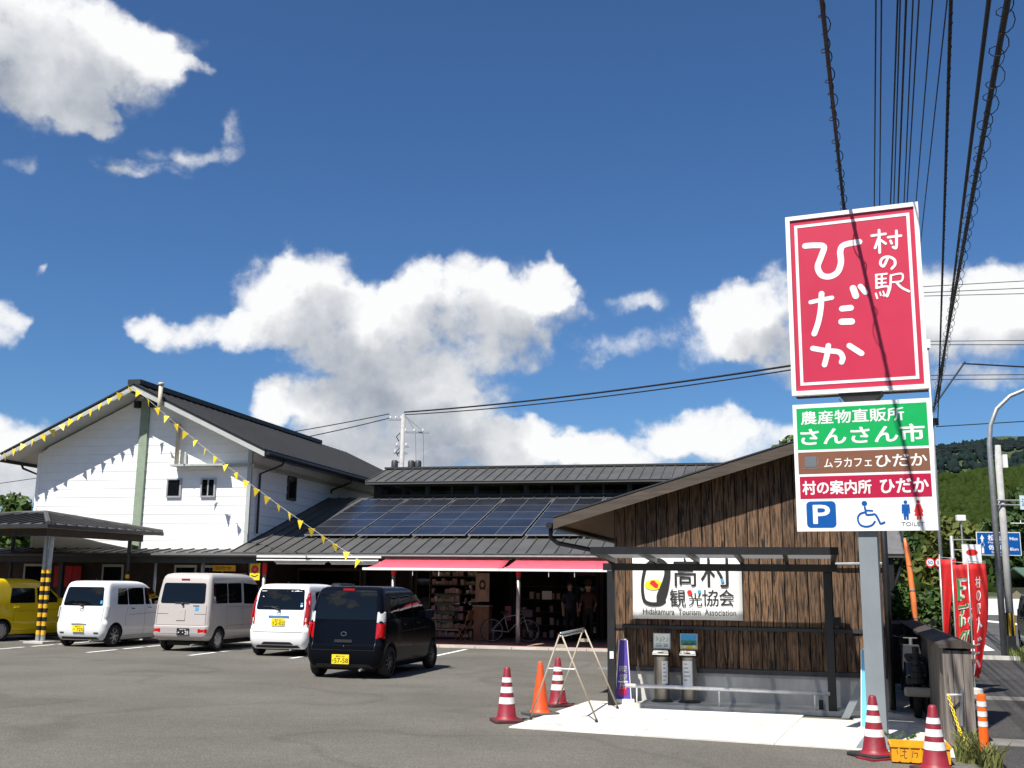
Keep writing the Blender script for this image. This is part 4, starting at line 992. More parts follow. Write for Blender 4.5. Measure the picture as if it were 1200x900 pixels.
FW = Matrix.Translation((.89, 14.5, .016))
t = thing('sign_stand', 'empty A-frame tube sign stand with two pairs of splayed legs', 'stand', FW)
def wl(x, y, z): return (x - .89, y - 14.5, z)
for (fa, fb, tp) in (((.28, 13.83), (1.10, 13.65), (.65, 13.74)), ((.68, 15.37), (1.51, 15.15), (1.05, 15.26))):
    for q, s in ((fa, -1), (fb, 1)):
        tt = (tp[0] + .012 * s, tp[1], 1.05)
        MB().tube([wl(*q, .02), wl(*tt)], .011, 10).build('leg', CREAMM, t, smooth=True)
        MB().tube([wl(*q, 0.0), wl(q[0] * .97 + tt[0] * .03, q[1] * .97 + tt[1] * .03, .035)], .019, 10).build('foot', RUBBER, t, smooth=True)
    k = .86; pa = [fa[i] + (tp[i] - fa[i]) * k for i in (0, 1)]; pb = [fb[i] + (tp[i] - fb[i]) * k for i in (0, 1)]
    MB().box(pa[0] - .89, pb[0] - .89, pa[1] - 14.5 - .012, pa[1] - 14.5 + .012, .885, .93).build('gusset', CREAMM, t)
    k = .60; pa = [fa[i] + (tp[i] - fa[i]) * k for i in (0, 1)]; pb = [fb[i] + (tp[i] - fb[i]) * k for i in (0, 1)]
    if tp[0] < .9: MB().tube([wl(*pa, .63), wl(*pb, .63)], .009, 8).build('cross_bar', STEEL, t)
for dz in (1.03, 1.065): MB().tube([wl(.65, 13.72, dz), wl(1.05, 15.28, dz)], .014, 10).build('top_bar', STEEL, t, smooth=True)

t = thing('lane_post', 'orange flexible post with three white bands at the pavement edge', 'bollard', Matrix.Translation((4.68, 10.86, .02)))
MB().lathe([(.075, 0), (.075, .03), (.05, .045)], 24).build('base', RUBBER, t, smooth=True, sharp=40)
MB().lathe([(.046, .04), (.043, .62), (.040, .64), (.02, .65)], 24).build('tube', ORANGEP, t, smooth=True, sharp=40)
for z in (.34, .435, .53): MB().lathe([(.0465, z), (.0462, z + .05)], 24, cap=False).build('white_band', CONEW, t, smooth=True)

# ================================================================== fence, crate, chain, plants, scooter
FF = frame(4.86, 11.85, 17.2)
fe = thing('wooden_fence', 'weathered wooden board fence with dark ridged coping along the pavement', 'fence', FF)
FL = 7.8
lb = MB().hexa([(-.015, 0, 0), (.015, 0, 0), (.015, .145, 0), (-.015, .145, 0), (-.015, 0, 1.02), (.015, 0, 1.02), (.015, .145, 1.02), (-.015, .145, 1.02)]).mesh('board', WOODG)
for i in range(51):
    for x in (-.10, .12): obj('board', lb, fe, Matrix.Translation((x + .004 * math.sin(i * 7.1), .06 + i * .151, .02)))
for i, (x, w, h) in enumerate(((-.135, .095, 1.03), (-.036, .10, 1.03), (.068, .09, 1.03))): MB().box(x, x + w, -.02, .035, .0, h).build('end_board', WOODG, fe, bevel=.004)
MB().prism([(-.17, -.06, 1.055), (.20, -.06, 1.055), (.20, -.06, 1.09), (.015, -.06, 1.15), (-.17, -.06, 1.09)], (0, FL + .1, 0)).build('coping', WOODK, fe)
MB().box(-.06, .08, .04, FL, 1.0, 1.054).build('top_rail', WOODK, fe)
bf = thing('wooden_fence', 'short brown board fence with crossed braces closing the passage behind the scooter', 'fence', frame(6.12, 19.75, 13))
for i in range(7): MB().box(i * .152, i * .152 + .145, 0, .03, .02, 1.05).build('board', SHOPB if i % 2 else WOODK, bf)
MB().box(-.03, 1.1, -.03, .06, 1.06, 1.12).build('coping', WOODG, bf)
for s in ((0, 1), (1, 0)): MB().hexa([(s[0] * .95, -.035, .1), (s[0] * .95 + .06, -.035, .1), (s[0] * .95 + .06, -.005, .1), (s[0] * .95, -.005, .1), (s[1] * .95, -.035, 1.0), (s[1] * .95 + .06, -.035, 1.0), (s[1] * .95 + .06, -.005, 1.0), (s[1] * .95, -.005, 1.0)]).build('brace', WOODK, bf)

t = thing('crate', 'shallow yellow plastic crate on the concrete between the two right cones', 'crate', Matrix.Translation((4.08, 10.98, .015)) @ Matrix.Rotation(RAD(-16), 4, 'Z'))
mb = MB(); L_, W_, H_ = .27, .18, .16
mb.box(-L_, L_, -W_, W_, 0, .012); mb.box(-L_, L_, -W_, -W_ + .012, .0125, H_); mb.box(-L_, L_, W_ - .012, W_, .0125, H_); mb.box(-L_, -L_ + .012, -W_ + .0125, W_ - .0125, .0125, H_); mb.box(L_ - .012, L_, -W_ + .0125, W_ - .0125, .0125, H_)
mb.build('shell', CRATEY, t)
MB().box(-L_ - .012, L_ + .012, -W_ - .012, -W_ + .001, H_ - .02, H_ + .004).box(-L_ - .012, L_ + .012, W_ - .001, W_ + .012, H_ - .02, H_ + .004).box(-L_ - .012, -L_ + .001, -W_ + .002, W_ - .002, H_ - .02, H_ + .004).box(L_ - .001, L_ + .012, -W_ + .002, W_ - .002, H_ - .02, H_ + .004).build('rim', CRATEY, t)
for x in (-.2, -.1, 0, .1, .2): MB().box(x - .008, x + .008, -W_ - .009, -W_ - .0005, .01, H_ - .021).build('rib', CRATEY, t)
mb = MB(); stroke(mb, [(-.22, .11), (-.20, .06), (-.16, .065)], .006, -W_ - .0015); stroke(mb, [(-.17, .10), (-.13, .10)], .006, -W_ - .0016); stroke(mb, [(-.15, .12), (-.15, .04), (-.13, .045)], .006, -W_ - .0017); stroke(mb, [(-.07, .11), (-.08, .05)], .006, -W_ - .0018); stroke(mb, [(-.06, .09), (-.03, .09), (-.04, .05)], .006, -W_ - .0019)
mb.build('scribble', INK, t)

t = thing('chain', 'yellow plastic chain hanging from the fence end down to the weeds', 'chain', None)
mb = MB(); A_, B_ = Vector((4.70, 11.72, .57)), Vector((4.62, 10.95, .05))
for i in range(30):
    k = i / 29; p = A_.lerp(B_, k); p.z -= .10 * math.sin(math.pi * k)
    k2 = (i + 1) / 29; q = A_.lerp(B_, k2); q.z -= .10 * math.sin(math.pi * k2); dd = (q - p).normalized(); s = dd.orthogonal().normalized()
    if i % 2: s = dd.cross(s)
    ring = [p + dd * (.022 * math.cos(a_)) + s * (.013 * math.sin(a_)) for a_ in [2 * math.pi * j / 8 for j in range(8)]]
    mb.tube(ring, .0045, 5, closed=True)
o = mb.build('links', CHAINY, t, smooth=True)
MB().tube([(4.70, 11.75, .57), (4.86, 11.78, .57)], .012, 6).build('clip', WHITE_S, t)
MB().tube([(4.86, 11.80, .25), (4.88, 11.80, .62)], .016, 6).build('hook_pipe', STEEL, t)

GRASS = leaf_mat('grass blades', (.10, .16, .03), (.19, .22, .06), (.24, .21, .09), .2)
LEAFA = leaf_mat('mixed leaves', (.035, .085, .018), (.075, .13, .03), (.10, .14, .03))
def tuft(name, spots, n, hmax, seed, m=GRASS, wide=.012):
    r = random.Random(seed); mb = MB()
    for _ in range(n):
        x, y, rad = r.choice(spots); a_ = r.uniform(0, 6.28); rr = rad * math.sqrt(r.random()); bx_, by_ = x + rr * math.cos(a_), y + rr * math.sin(a_)
        h = hmax * r.uniform(.35, 1); dx, dy = r.uniform(-.6, .6) * h, r.uniform(-.6, .6) * h; w_ = wide * r.uniform(.5, 1.2); pa = r.uniform(0, 3.14); wx, wy = w_ * math.cos(pa), w_ * math.sin(pa)
        mb.add([(bx_ - wx, by_ - wy, 0), (bx_ + wx, by_ + wy, 0), (bx_ + dx * .4 + wx * .8, by_ + dy * .4 + wy * .8, h * .6), (bx_ + dx * .4 - wx * .8, by_ + dy * .4 - wy * .8, h * .6), (bx_ + dx, by_ + dy, h * r.uniform(.8, 1))], [(0, 1, 2, 3), (3, 2, 4)])
    o = mb.build(name, m); o['kind'] = 'stuff'; return o
tuft('weeds', [(4.72, 11.25, .16), (4.60, 11.0, .14), (4.80, 11.45, .12), (4.66, 10.7, .1), (4.88, 11.6, .08)], 620, .30, 2)
tuft('weeds', [(5.2 + .31 * i, 12.3 + i, .09) for i in range(8)], 520, .24, 3)
tuft('weeds', [(11.9 + .33 * i, 24.5 + i, .25) for i in range(5)], 700, .35, 4)
def sprig(label, x, y, h, seed):
    r = random.Random(seed); t = thing('weed_plant', label, 'plant', Matrix.Translation((x, y, .015)))
    st, lf = MB(), MB()
    for k in range(7):
        a_ = k * .9 + r.random(); p = [(0, 0, 0), (.05 * math.cos(a_), .05 * math.sin(a_), h * .4), (.16 * math.cos(a_), .16 * math.sin(a_), h * r.uniform(.6, 1))]
        st.tube(p, .003, 4)
        for _ in range(12):
            f_ = r.uniform(.3, 1); c = Vector(p[1]).lerp(Vector(p[2]), f_); d1 = Vector((r.uniform(-1, 1), r.uniform(-1, 1), r.uniform(-.3, .8))).normalized() * .035; s1 = d1.orthogonal().normalized() * .010
            lf.add([c, c + d1 * .5 + s1, c + d1, c + d1 * .5 - s1], [(0, 1, 2, 3)])
    st.build('stem', BARKM, t); o = lf.build('leaves', LEAFA, t); o['kind'] = 'stuff'
sprig('thin branching weed growing from the concrete behind the yellow crate', 4.22, 11.85, .17, 4)
sprig('small green weed at the fence foot near the red flags', 6.1, 14.6, .4, 6)

sc = thing('motor_scooter', 'dark motor scooter with a pale panel parked in shade behind the sign post', 'scooter', Matrix.Translation((5.60, 15.1, .01)) @ Matrix.Rotation(RAD(72), 4, 'Z'))
def wheel_me(r, w, nm='tyre'):
    return MB().lathe([(r * .72, -w / 2), (r * .93, -w / 2), (r, -w * .3), (r, w * .3), (r * .93, w / 2), (r * .72, w / 2)], 24, Matrix.Rotation(RAD(90), 4, 'X'), cap=False)
for x in (-.55, .60):
    w_ = wheel_me(.22, .10).build('wheel', TYRE, sc, smooth=True, sharp=40); w_.location = (x, 0, .22)
    MB().lathe([(.15, -.03), (.16, 0), (.15, .03)], 16, Matrix.Rotation(RAD(90), 4, 'X')).build('rim', RIM, w_, smooth=True)
MB().prism([(-.85, -.13, .55), (-.80, -.13, .72), (-.1, -.13, .70), (-.05, -.13, .32), (.30, -.13, .26), (.30, -.13, .34), (-.0, -.13, .36), (-.02, -.13, .40), (-.6, -.13, .42)], (0, .26, 0)).build('body', PD, sc, bevel=.03)
MB().prism([(.28, -.16, .26), (.34, -.16, .26), (.52, -.16, .88), (.46, -.16, .90)], (0, .32, 0)).build('leg_shield', PD, sc, bevel=.02)
MB().box(-.78, -.08, -.12, .12, .725, .80).build('seat', RUBBER, sc, bevel=.03)
MB().tube([(.60, 0, .24), (.46, 0, .98)], .025, 8).build('fork', STEEL, sc); MB().tube([(.40, -.32, 1.02), (.47, -.1, .98), (.47, .1, .98), (.40, .32, 1.02)], .016, 8).build('handlebar', BLACKM, sc)
for s in (-1, 1):
    MB().tube([(.44, s * .24, 1.0), (.46, s * .30, 1.16)], .008, 6).build('mirror', BLACKM, sc); MB().lathe([(.05, -.01), (.05, .01)], 14, Matrix.Translation((.46, s * .31, 1.2)) @ Matrix.Rotation(RAD(90), 4, 'Y')).build('mirror', BLACKM, sc)
MB().box(-.98, -.90, -.17, .17, .30, .42).build('pale_panel', CREAMM, sc, bevel=.03)
MB().lathe([(.11, .46), (.11, .52), (.085, .525), (.095, .60), (.07, .605), (.08, .68), (.055, .685), (.065, .76), (.04, .77), (.045, .92), (.0, .93)], 14, Matrix.Translation((-.82, 0, .0))).build('rear_stack', RUBBER, sc)

# ================================================================== red flags by the fence
def nobori(label, x, y, txt, seed, h=2.75, length=1.85, w=.55, furl=.25, two=False, turn=0):
    t = thing('banner_flag', label, 'flag', Matrix.Translation((x, y, 0)) @ Matrix.Rotation(RAD(turn), 4, 'Z'), 'red banner flags along the pavement')
    MB().tube([(0, 0, 0), (0.02, 0, h)], .013, 8).tube([(0.02, 0, h - .05), (w + .03, -.02, h - .08)], .008, 6).build('pole', ALU, t, smooth=True)
    MB().lathe([(.13, 0), (.12, .10), (.03, .12)], 14).build('weight', CONC_G, t)
    def f(a, b):       # a across 0..1, b down 0..1
        k = 1 - furl * b - (.25 + .4 * furl) * b * b
        x_ = .03 + w * a * k + .04 * math.sin(b * 4 + seed) * a
        y_ = .10 * math.sin(a * 5.5 * (1 + .6 * b) + seed) * (.25 + .9 * b) - .05 * a
        return (x_, y_, h - .09 - length * b + .10 * a * b)
    nx, ny = 12, 16
    mb = MB(); mb.add([f(i / nx, j / ny) for j in range(ny + 1) for i in range(nx + 1)], [(j * (nx + 1) + i, (j + 1) * (nx + 1) + i, (j + 1) * (nx + 1) + i + 1, j * (nx + 1) + i + 1) for j in range(ny) for i in range(nx)])
    c = mb.build('cloth', FLAGR, t, smooth=True); s = c.modifiers.new('thickness', 'SOLIDIFY'); s.thickness = .003
    b0 = .12
    for i, ch in enumerate(txt):
        hh = (.10 if i < 3 else .16) if not two else .22
        wd = (.42 if i < 3 else .60) if not two else .75
        for bold, m, dy in (((.09, WHITE_S, .007), (.03, mat('flag green', (.05, .22, .06), .6), .011)) if two else ((.025, WHITE_S, .007),)):
            q = MB(); text(q, ch, .5 - wd / 2, .5 + wd / 2, 0, 1, 0, bold)
            q.v = [(lambda P: (P[0], P[1] - dy, P[2]))(f(min(max(v[0], 0), 1), b0 + hh * (1 - v[2]))) for v in q.v]
            q.build('lettering', m, t)
        b0 += hh + .02
    return t
nobori('nearest red flag with white village station lettering, its tip near the fence end', 7.58, 17.8, '村の駅ひだか', .3, h=2.20, w=.30, furl=.30, turn=-48)
nobori('middle red flag with large green and white characters', 7.60, 18.5, '日高の村', .4, two=True, h=2.20, w=.40, turn=-20)
nobori('farthest red flag, narrow and folded, left of the green lettered one', 7.72, 19.3, '', 2.9, w=.30, furl=.4, h=2.30, turn=-50)

# ================================================================== cars
def lerp_tab(tab, z):
    zs = [t[0] for t in tab]
    return [float(np.interp(z, zs, [t[k] for t in tab])) for k in range(1, len(tab[0]))]


class Body:
    """car hull as a stack of rounded plan outlines: rows (z, x_rear, x_front, half width, rear corner, front corner)"""
    def __init__(s, tab, cr=.045, cf=.10): s.tab = tab; s.cr = cr; s.cf = cf
    def bulge(s, x, y, xr, xf, hw):
        t = (x - xr) / max(xf - xr, 1e-3); q = min(abs(y) / hw, 1) ** 2
        return x + s.cr * q * max(0, 1 - 3 * t) - s.cf * q * max(0, 1 - 3 * (1 - t))
    def loop(s, z):
        xr, xf, hw, rr, rf = lerp_tab(s.tab, z); pts = []
        for i in range(4): pts.append((xr, (hw - rr) * i / 4))
        for i in range(6): a = math.pi / 2 * i / 6; pts.append((xr + rr - rr * math.cos(a), hw - rr + rr * math.sin(a)))
        for i in range(14): pts.append((xr + rr + (xf - rf - xr - rr) * i / 14, hw))
        for i in range(6): a = math.pi / 2 * i / 6; pts.append((xf - rf + rf * math.sin(a), hw - rf + rf * math.cos(a)))
        for i in range(5): pts.append((xf, (hw - rf) * (1 - i / 4)))
        full = pts + [(x, -y) for x, y in reversed(pts[1:-1])]
        return [(s.bulge(x, y, xr, xf, hw), y, z) for x, y in full]
    def side(s, x, z, sgn=1):
        xr, xf, hw, rr, rf = lerp_tab(s.tab, z); y = hw
        if x < xr + rr: d_ = min((xr + rr - x) / rr, 1); y = hw - rr + rr * math.sqrt(max(0, 1 - d_ * d_))
        if x > xf - rf: d_ = min((x - xf + rf) / rf, 1); y = hw - rf + rf * math.sqrt(max(0, 1 - d_ * d_))
        return (x, sgn * y, z)
    def rear(s, y, z):
        xr, xf, hw, rr, rf = lerp_tab(s.tab, z); x = xr; a = abs(y)
        if a > hw - rr: d_ = min((a - hw + rr) / rr, 1); x = xr + rr - rr * math.sqrt(max(0, 1 - d_ * d_))
        return (s.bulge(x, y, xr, xf, hw), y, z)
    def front(s, y, z):
        xr, xf, hw, rr, rf = lerp_tab(s.tab, z); x = xf; a = abs(y)
        if a > hw - rf: d_ = min((a - hw + rf) / rf, 1); x = xf - rf + rf * math.sqrt(max(0, 1 - d_ * d_))
        return (s.bulge(x, y, xr, xf, hw), y, z)


def panel(mb, outline, fn, off, thick=.012):
    """rounded sheet that follows the hull: outline in hull coordinates, fn maps to 3-D, off: outward offset (vector or fn)"""
    n = len(outline); cx = sum(p[0] for p in outline) / n; cy = sum(p[1] for p in outline) / n
    def pt(p, o): q = Vector(fn(*p)); return q + off(q) * o
    rings = []
    for k in (1.0, .66, .33): rings.append([pt((cx + (p[0] - cx) * k, cy + (p[1] - cy) * k), 1.0) for p in outline])
    low = [pt(p, -thick) for p in outline]
    vs = low + [v for r in rings for v in r] + [pt((cx, cy), 1.0)]
    fs = []
    for r in range(3):
        for i in range(n): j = (i + 1) % n; fs.append((r * n + i, r * n + j, (r + 1) * n + j, (r + 1) * n + i))
    for i in range(n): fs.append((3 * n + i, 3 * n + (i + 1) % n, 4 * n))
    return mb.add(vs, fs)


def poly_round(pts, r, k=3):
    out = []; n = len(pts)
    for i in range(n):
        a, b, c = Vector(pts[i - 1]), Vector(pts[i]), Vector(pts[(i + 1) % n])
        d1, d2 = (a - b), (c - b); q = min(r, d1.length * .45, d2.length * .45); p0, p2 = b + d1.normalized() * q, b + d2.normalized() * q
        for j in range(k + 1): t = j / k; out.append(tuple((1 - t) ** 2 * p0 + 2 * t * (1 - t) * b + t * t * p2))
    dense = []
    for i in range(len(out)):
        a, b = Vector(out[i]), Vector(out[(i + 1) % len(out)]); m_ = max(1, int((b - a).length / .12))
        for j in range(m_): dense.append(tuple(a.lerp(b, j / m_)))
    return dense


REARO = lambda q: Vector((-1, 0, 0)); FRONTO = lambda q: Vector((1, 0, .4)); SIDEO = lambda q: Vector((0, 1 if q.y > 0 else -1, 0))


def make_car(name, label, cat, F, body, pt, tab, cfg):
    t = thing(name, label, cat, F, 'cars parked in front of the shop')
    B = Body(tab, cfg.get('cr', .045), cfg.get('cf', .10))
    mb = MB(); zs = []
    for i in range(len(tab) - 1):
        k = 2 if tab[i + 1][0] - tab[i][0] > .08 else 1
        zs += [tab[i][0] + (tab[i + 1][0] - tab[i][0]) * j / k for j in range(k)]
    zs.append(tab[-1][0])
    loops = [B.loop(z) for z in zs]; n = len(loops[0])
    mb.add([p for l in loops for p in l], [(i * n + j, i * n + (j + 1) % n, (i + 1) * n + (j + 1) % n, (i + 1) * n + j) for i in range(len(loops) - 1) for j in range(n)] + [tuple(reversed(range(n))), tuple((len(loops) - 1) * n + j for j in range(n))])
    hull = bpy.data.objects.new('body', mb.mesh('body', pt)); link(hull)
    cut = MB(); R_ = cfg.get('wr', .275); wx = cfg['wheels']
    for x in wx:
        for s in (-1, 1): cut.lathe([(R_ + .055, 0), (R_ + .055, .34)], 32, Matrix.Translation((x, s * .44 - (.34 if s < 0 else 0), R_ + .01)) @ Matrix.Rotation(RAD(-90), 4, 'X'))
    co = bpy.data.objects.new('cutter', cut.mesh('cutter', RUBBER)); link(co)
    bo = hull.modifiers.new('arches', 'BOOLEAN'); bo.operation = 'DIFFERENCE'; bo.object = co; bo.solver = 'EXACT'; bo.material_mode = 'TRANSFER'
    dg = bpy.context.evaluated_depsgraph_get(); me = bpy.data.meshes.new_from_object(hull.evaluated_get(dg)); me.name = 'body'
    hull.modifiers.clear(); hull.data = me; bpy.data.objects.remove(co)
    me.polygons.foreach_set('use_smooth', [True] * len(me.polygons)); me.set_sharp_from_angle(angle=RAD(38)); hull.parent = t
    # wheels
    hw = lerp_tab(tab, .45)[2]
    tyre = wheel_me(R_, .155).mesh('tyre', TYRE, True)
    rim = MB()
    rim.use(0).lathe([(R_ * .70, -.05), (R_ * .72, .06), (R_ * .66, .062), (R_ * .64, .03)], 28, cap=False)
    rim.use(1).lathe([(R_ * .66, .0), (R_ * .66, .004)], 24)
    rim.use(0)
    if cfg.get('cap'):
        rim.lathe([(R_ * .66, .045), (R_ * .5, .065), (R_ * .2, .07), (.01, .07)], 28)
        for i in range(8): a = math.pi / 4 * i; rim.use(1).box(R_ * .50, R_ * .60, -.012, .012, .058, .066, Matrix.Rotation(a, 4, 'Z')); rim.use(0)
    else:
        for i in range(cfg.get('spokes', 7)): a = 2 * math.pi * i / cfg.get('spokes', 7); rim.hexa([Matrix.Rotation(a, 4, 'Z') @ Vector(p) for p in ((.03, -.022, .03), (R_ * .67, -.016, .03), (R_ * .67, .016, .03), (.03, .022, .03), (.03, -.018, .066), (R_ * .67, -.011, .054), (R_ * .67, .011, .054), (.03, .018, .066))])
        rim.lathe([(.05, .03), (.05, .07), (.03, .075)], 14)
    rim = rim.mesh('rim', [cfg.get('rimmat', RIM), BLACKM], False)
    for x in wx:
        for s in (-1, 1):
            w = obj('wheel', tyre, t, Matrix.Translation((x, s * (hw - .085), R_)))
            obj('rim', rim, w, Matrix.Rotation(RAD(-90 * s), 4, 'X'))
    # windows
    def rearp(nm, poly, m, r=.04, off=.004, par=t):
        q = MB(); panel(q, poly_round(poly, r)[::-1], B.rear, lambda v: REARO(v) * off, 2.0); return q.build(nm, m, par, smooth=True, sharp=50)
    def sidep(nm, poly, m, r=.04, off=.004, sides=(1, -1), par=t):
        for s in sides:
            q = MB(); pl = poly_round(poly, r); panel(q, pl if s < 0 else pl[::-1], lambda x, z: B.side(x, z, s), lambda v: SIDEO(v) * off, 2.0); q.build(nm, m, par, smooth=True, sharp=50)
    rw = cfg['rear_window']; rearp('rear_window', rw, GLASSM, .06)
    for poly in cfg['side_windows']: sidep('side_window', poly, GLASSM, .045)
    q = MB(); pl = poly_round(cfg['windshield'], .06); panel(q, pl, B.front, lambda v: FRONTO(v) * .004, 2.0); q.build('windshield', GLASSM, t, smooth=True, sharp=50)
    for poly, m in cfg['lamps']:
        for s in (1, -1):
            pp = [(s * p[0], p[1]) for p in poly]; pp = pp if s > 0 else pp[::-1]
            rearp('tail_lamp', pp, m, .018, .007)
    for poly, m in cfg.get('side_lamps', ()): sidep('tail_lamp', poly, m, .015, .006)
    z0 = cfg['plate'][1]; y0 = cfg['plate'][0]
    pl = MB().box(-.165, .165, -.008, .0, -.0825, .0825).build('number_plate', cfg.get('platemat', PLATEY), t, bevel=.003)
    px = min(B.rear(y0, z0)[0], B.rear(y0 + .15, z0)[0], B.rear(y0, z0 + .08)[0], B.rear(y0, z0 - .08)[0]) - .010
    pl.matrix_basis = Matrix.Translation((px, y0, z0)) @ Matrix.Rotation(RAD(-90), 4, 'Z')
    q = MB(); text(q, cfg['number'], -.115, .150, -.062, .020, -.0095, .02); text(q, '高知 581', -.085, .085, .036, .068, -.0095, .0); text(q, cfg.get('kana', 'さ'), -.152, -.122, -.04, -.005, -.0095, .0); o = q.build('lettering', INK if cfg.get('platemat', PLATEY) is PLATEY else WHITE_S, pl)
    # seams: thin dark strips let into the skin
    def sidestrip(pts, wd=.007):
        for s in (1, -1):
            for (x0, z0), (x1, z1) in zip(pts[:-1], pts[1:]):
                k = 8
                for i in range(k):
                    a, b = i / k, (i + 1) / k
                    p, q_ = Vector(B.side(x0 + (x1 - x0) * a, z0 + (z1 - z0) * a, s)), Vector(B.side(x0 + (x1 - x0) * b, z0 + (z1 - z0) * b, s))
                    d_ = (q_ - p).normalized(); nn = d_.cross(Vector((0, s, 0))) * wd / 2; o_ = Vector((0, s * .0025, 0))
                    sm.add([p - nn + o_, q_ - nn + o_, q_ + nn + o_, p + nn + o_], [(0, 1, 2, 3)])
    for pts in cfg['seams']:
        sm = MB(); sidestrip(pts); sm.build('door_seam', BLACKM, t)
    for pts in cfg['rear_seams']:
        sm = MB()
        for (a0, c0), (a1, c1) in zip(pts[:-1], pts[1:]):
            for i in range(8):
                p, q_ = Vector(B.rear(a0 + (a1 - a0) * i / 8, c0 + (c1 - c0) * i / 8)), Vector(B.rear(a0 + (a1 - a0) * (i + 1) / 8, c0 + (c1 - c0) * (i + 1) / 8))
                d_ = (q_ - p).normalized(); nn = d_.cross(Vector((-1, 0, 0))) * .004; o_ = Vector((-.003, 0, 0)); sm.add([p - nn + o_, q_ - nn + o_, q_ + nn + o_, p + nn + o_], [(0, 1, 2, 3)])
        sm.build('tailgate_seam', BLACKM, t)
    for (x, z) in cfg['handles']:
        for s in (1, -1):
            p = B.side(x, z, s); MB().box(x - .085, x + .085, min(p[1], p[1] + s * .035), max(p[1], p[1] + s * .035), z - .016, z + .016).build('door_handle', cfg.get('handlemat', pt), t, bevel=.008)
    mx, mz = cfg['mirror']
    for s in (1, -1):
        p = B.side(mx, mz, s)
        MB().prism([(mx - .05, p[1] - s * .01, mz - .09), (mx + .06, p[1] - s * .01, mz - .08), (mx + .05, p[1] - s * .01, mz + .09), (mx - .06, p[1] - s * .01, mz + .08)], (0, s * .17, .01)).build('wing_mirror', cfg.get('mirrormat', pt), t, bevel=.02)
    if 'brake' in cfg:
        z = cfg['brake']; p = B.rear(0, z); MB().box(p[0] - .02, p[0] + .03, -.11, .11, z - .018, z + .018).build('brake_lamp', TAILR, t, bevel=.005)
    if 'wiper' in cfg:
        y0, z0, y1, z1 = cfg['wiper']; a, b = Vector(B.rear(y0, z0)), Vector(B.rear(y1, z1)); mb = MB()
        mb.tube([a + Vector((-.03, 0, 0)), b + Vector((-.022, 0, 0))], .010, 6); mb.tube([b + Vector((-.02, -.18, .0)), b + Vector((-.02, .2, .01))], .007, 6); mb.lathe([(.028, -.0), (.028, .05)], 12, Matrix.Translation(a) @ Matrix.Rotation(RAD(-90), 4, 'Y')); mb.build('rear_wiper', BLACKM, t)
    hx, hz = cfg.get('emblem', (0, .86)); p = B.rear(hx, hz); ring = [(p[0] - .008, hx + .05 * math.cos(a), hz + .035 * math.sin(a)) for a in [2 * math.pi * i / 18 for i in range(18)]]
    MB().tube(ring, .006, 6, closed=True).build('emblem', CHROME, t)
    if 'garnish' in cfg: rearp('handle_garnish', cfg['garnish'], cfg.get('garnishmat', DARKM), .015, .016)
    if 'lower' in cfg: rearp('lower_bumper', cfg['lower'], cfg['lowermat'], .03, .006)
    MB().tube([(-.02, -.35, .16), (.35, -.35, .17)], .022, 8).build('exhaust_pipe', STEEL, t)
    if cfg.get('valance', True): rearp('valance', [(-.56, .19), (.56, .19), (.50, .255), (-.50, .255)], BLACKM, .02, .005)
    for s in cfg.get('reflectors', ()):
        rearp('reflector', [(s - .07, .345), (s + .07, .345), (s + .06, .375), (s - .06, .375)], cfg.get('reflmat', TAILR), .008, .007)
    MB().box(.35, tab[3][2] - .35, -.5, .5, .13, .22).build('underbody', RUBBER, t)
    for poly, m, nm in cfg.get('stickers', ()): rearp(nm, poly, m, .008, .006)
    ant = cfg.get('antenna')
    if ant: p = Vector((ant[0], 0, tab[-1][0] - .01)); MB().lathe([(.02, 0), (.012, .03), (.003, .06)], 8, Matrix.Translation(p)).build('antenna', BLACKM, t)
    return t, B


def kei(H=1.64, ws=0.):
    k = H / 1.65
    rows = [(.17, .10, 3.26, .64, .12, .25), (.24, .03, 3.34, .69, .14, .28), (.36, -.01, 3.39, .728, .15, .30), (.50, -.02, 3.395, .7375, .15, .32), (.585, -.018, 3.385, .7375, .14, .32), (.615, .022, 3.38, .7375, .13, .32), (.80, .045, 3.35, .735, .12, .30), (.92, .060, 3.28, .728, .11, .26), (.99, .07, 3.08, .722, .11, .22),
            (1.05, .075, 2.80, .714, .11, .16), (1.20, .095, 2.58, .690, .10, .14), (1.35, .125, 2.36, .662, .10, .14), (1.48, .160, 2.16, .636, .10, .14), (1.56, .195, 2.02, .612, .10, .15), (1.605, .235, 1.90, .585, .11, .16), (1.635, .31, 1.76, .53, .12, .2), (1.65, .48, 1.5, .40, .15, .2)]
    return [(z * k, *r) for z, *r in rows]


def heading(x, y, deg): return Matrix.Translation((x, y, 0)) @ Matrix.Rotation(RAD(90 - deg), 4, 'Z')


SEAMS = [[(.98, 1.02), (.86, .72), (.88, .50)], [(.62, .27), (2.55, .27)], [(1.72, 1.03), (1.72, .27)], [(2.62, 1.0), (2.66, .75), (2.60, .27)], [(1.0, .80), (2.62, .84)]]
SW = [[(.52, 1.06), (.98, 1.05), (.98, 1.47), (.60, 1.47)], [(1.01, 1.05), (1.69, 1.05), (1.69, 1.49), (1.01, 1.48)], [(1.75, 1.05), (2.52, 1.06), (2.10, 1.46), (1.75, 1.49)]]
WS = [(-.60, 1.10), (.60, 1.10), (.52, 1.54), (-.52, 1.54)]

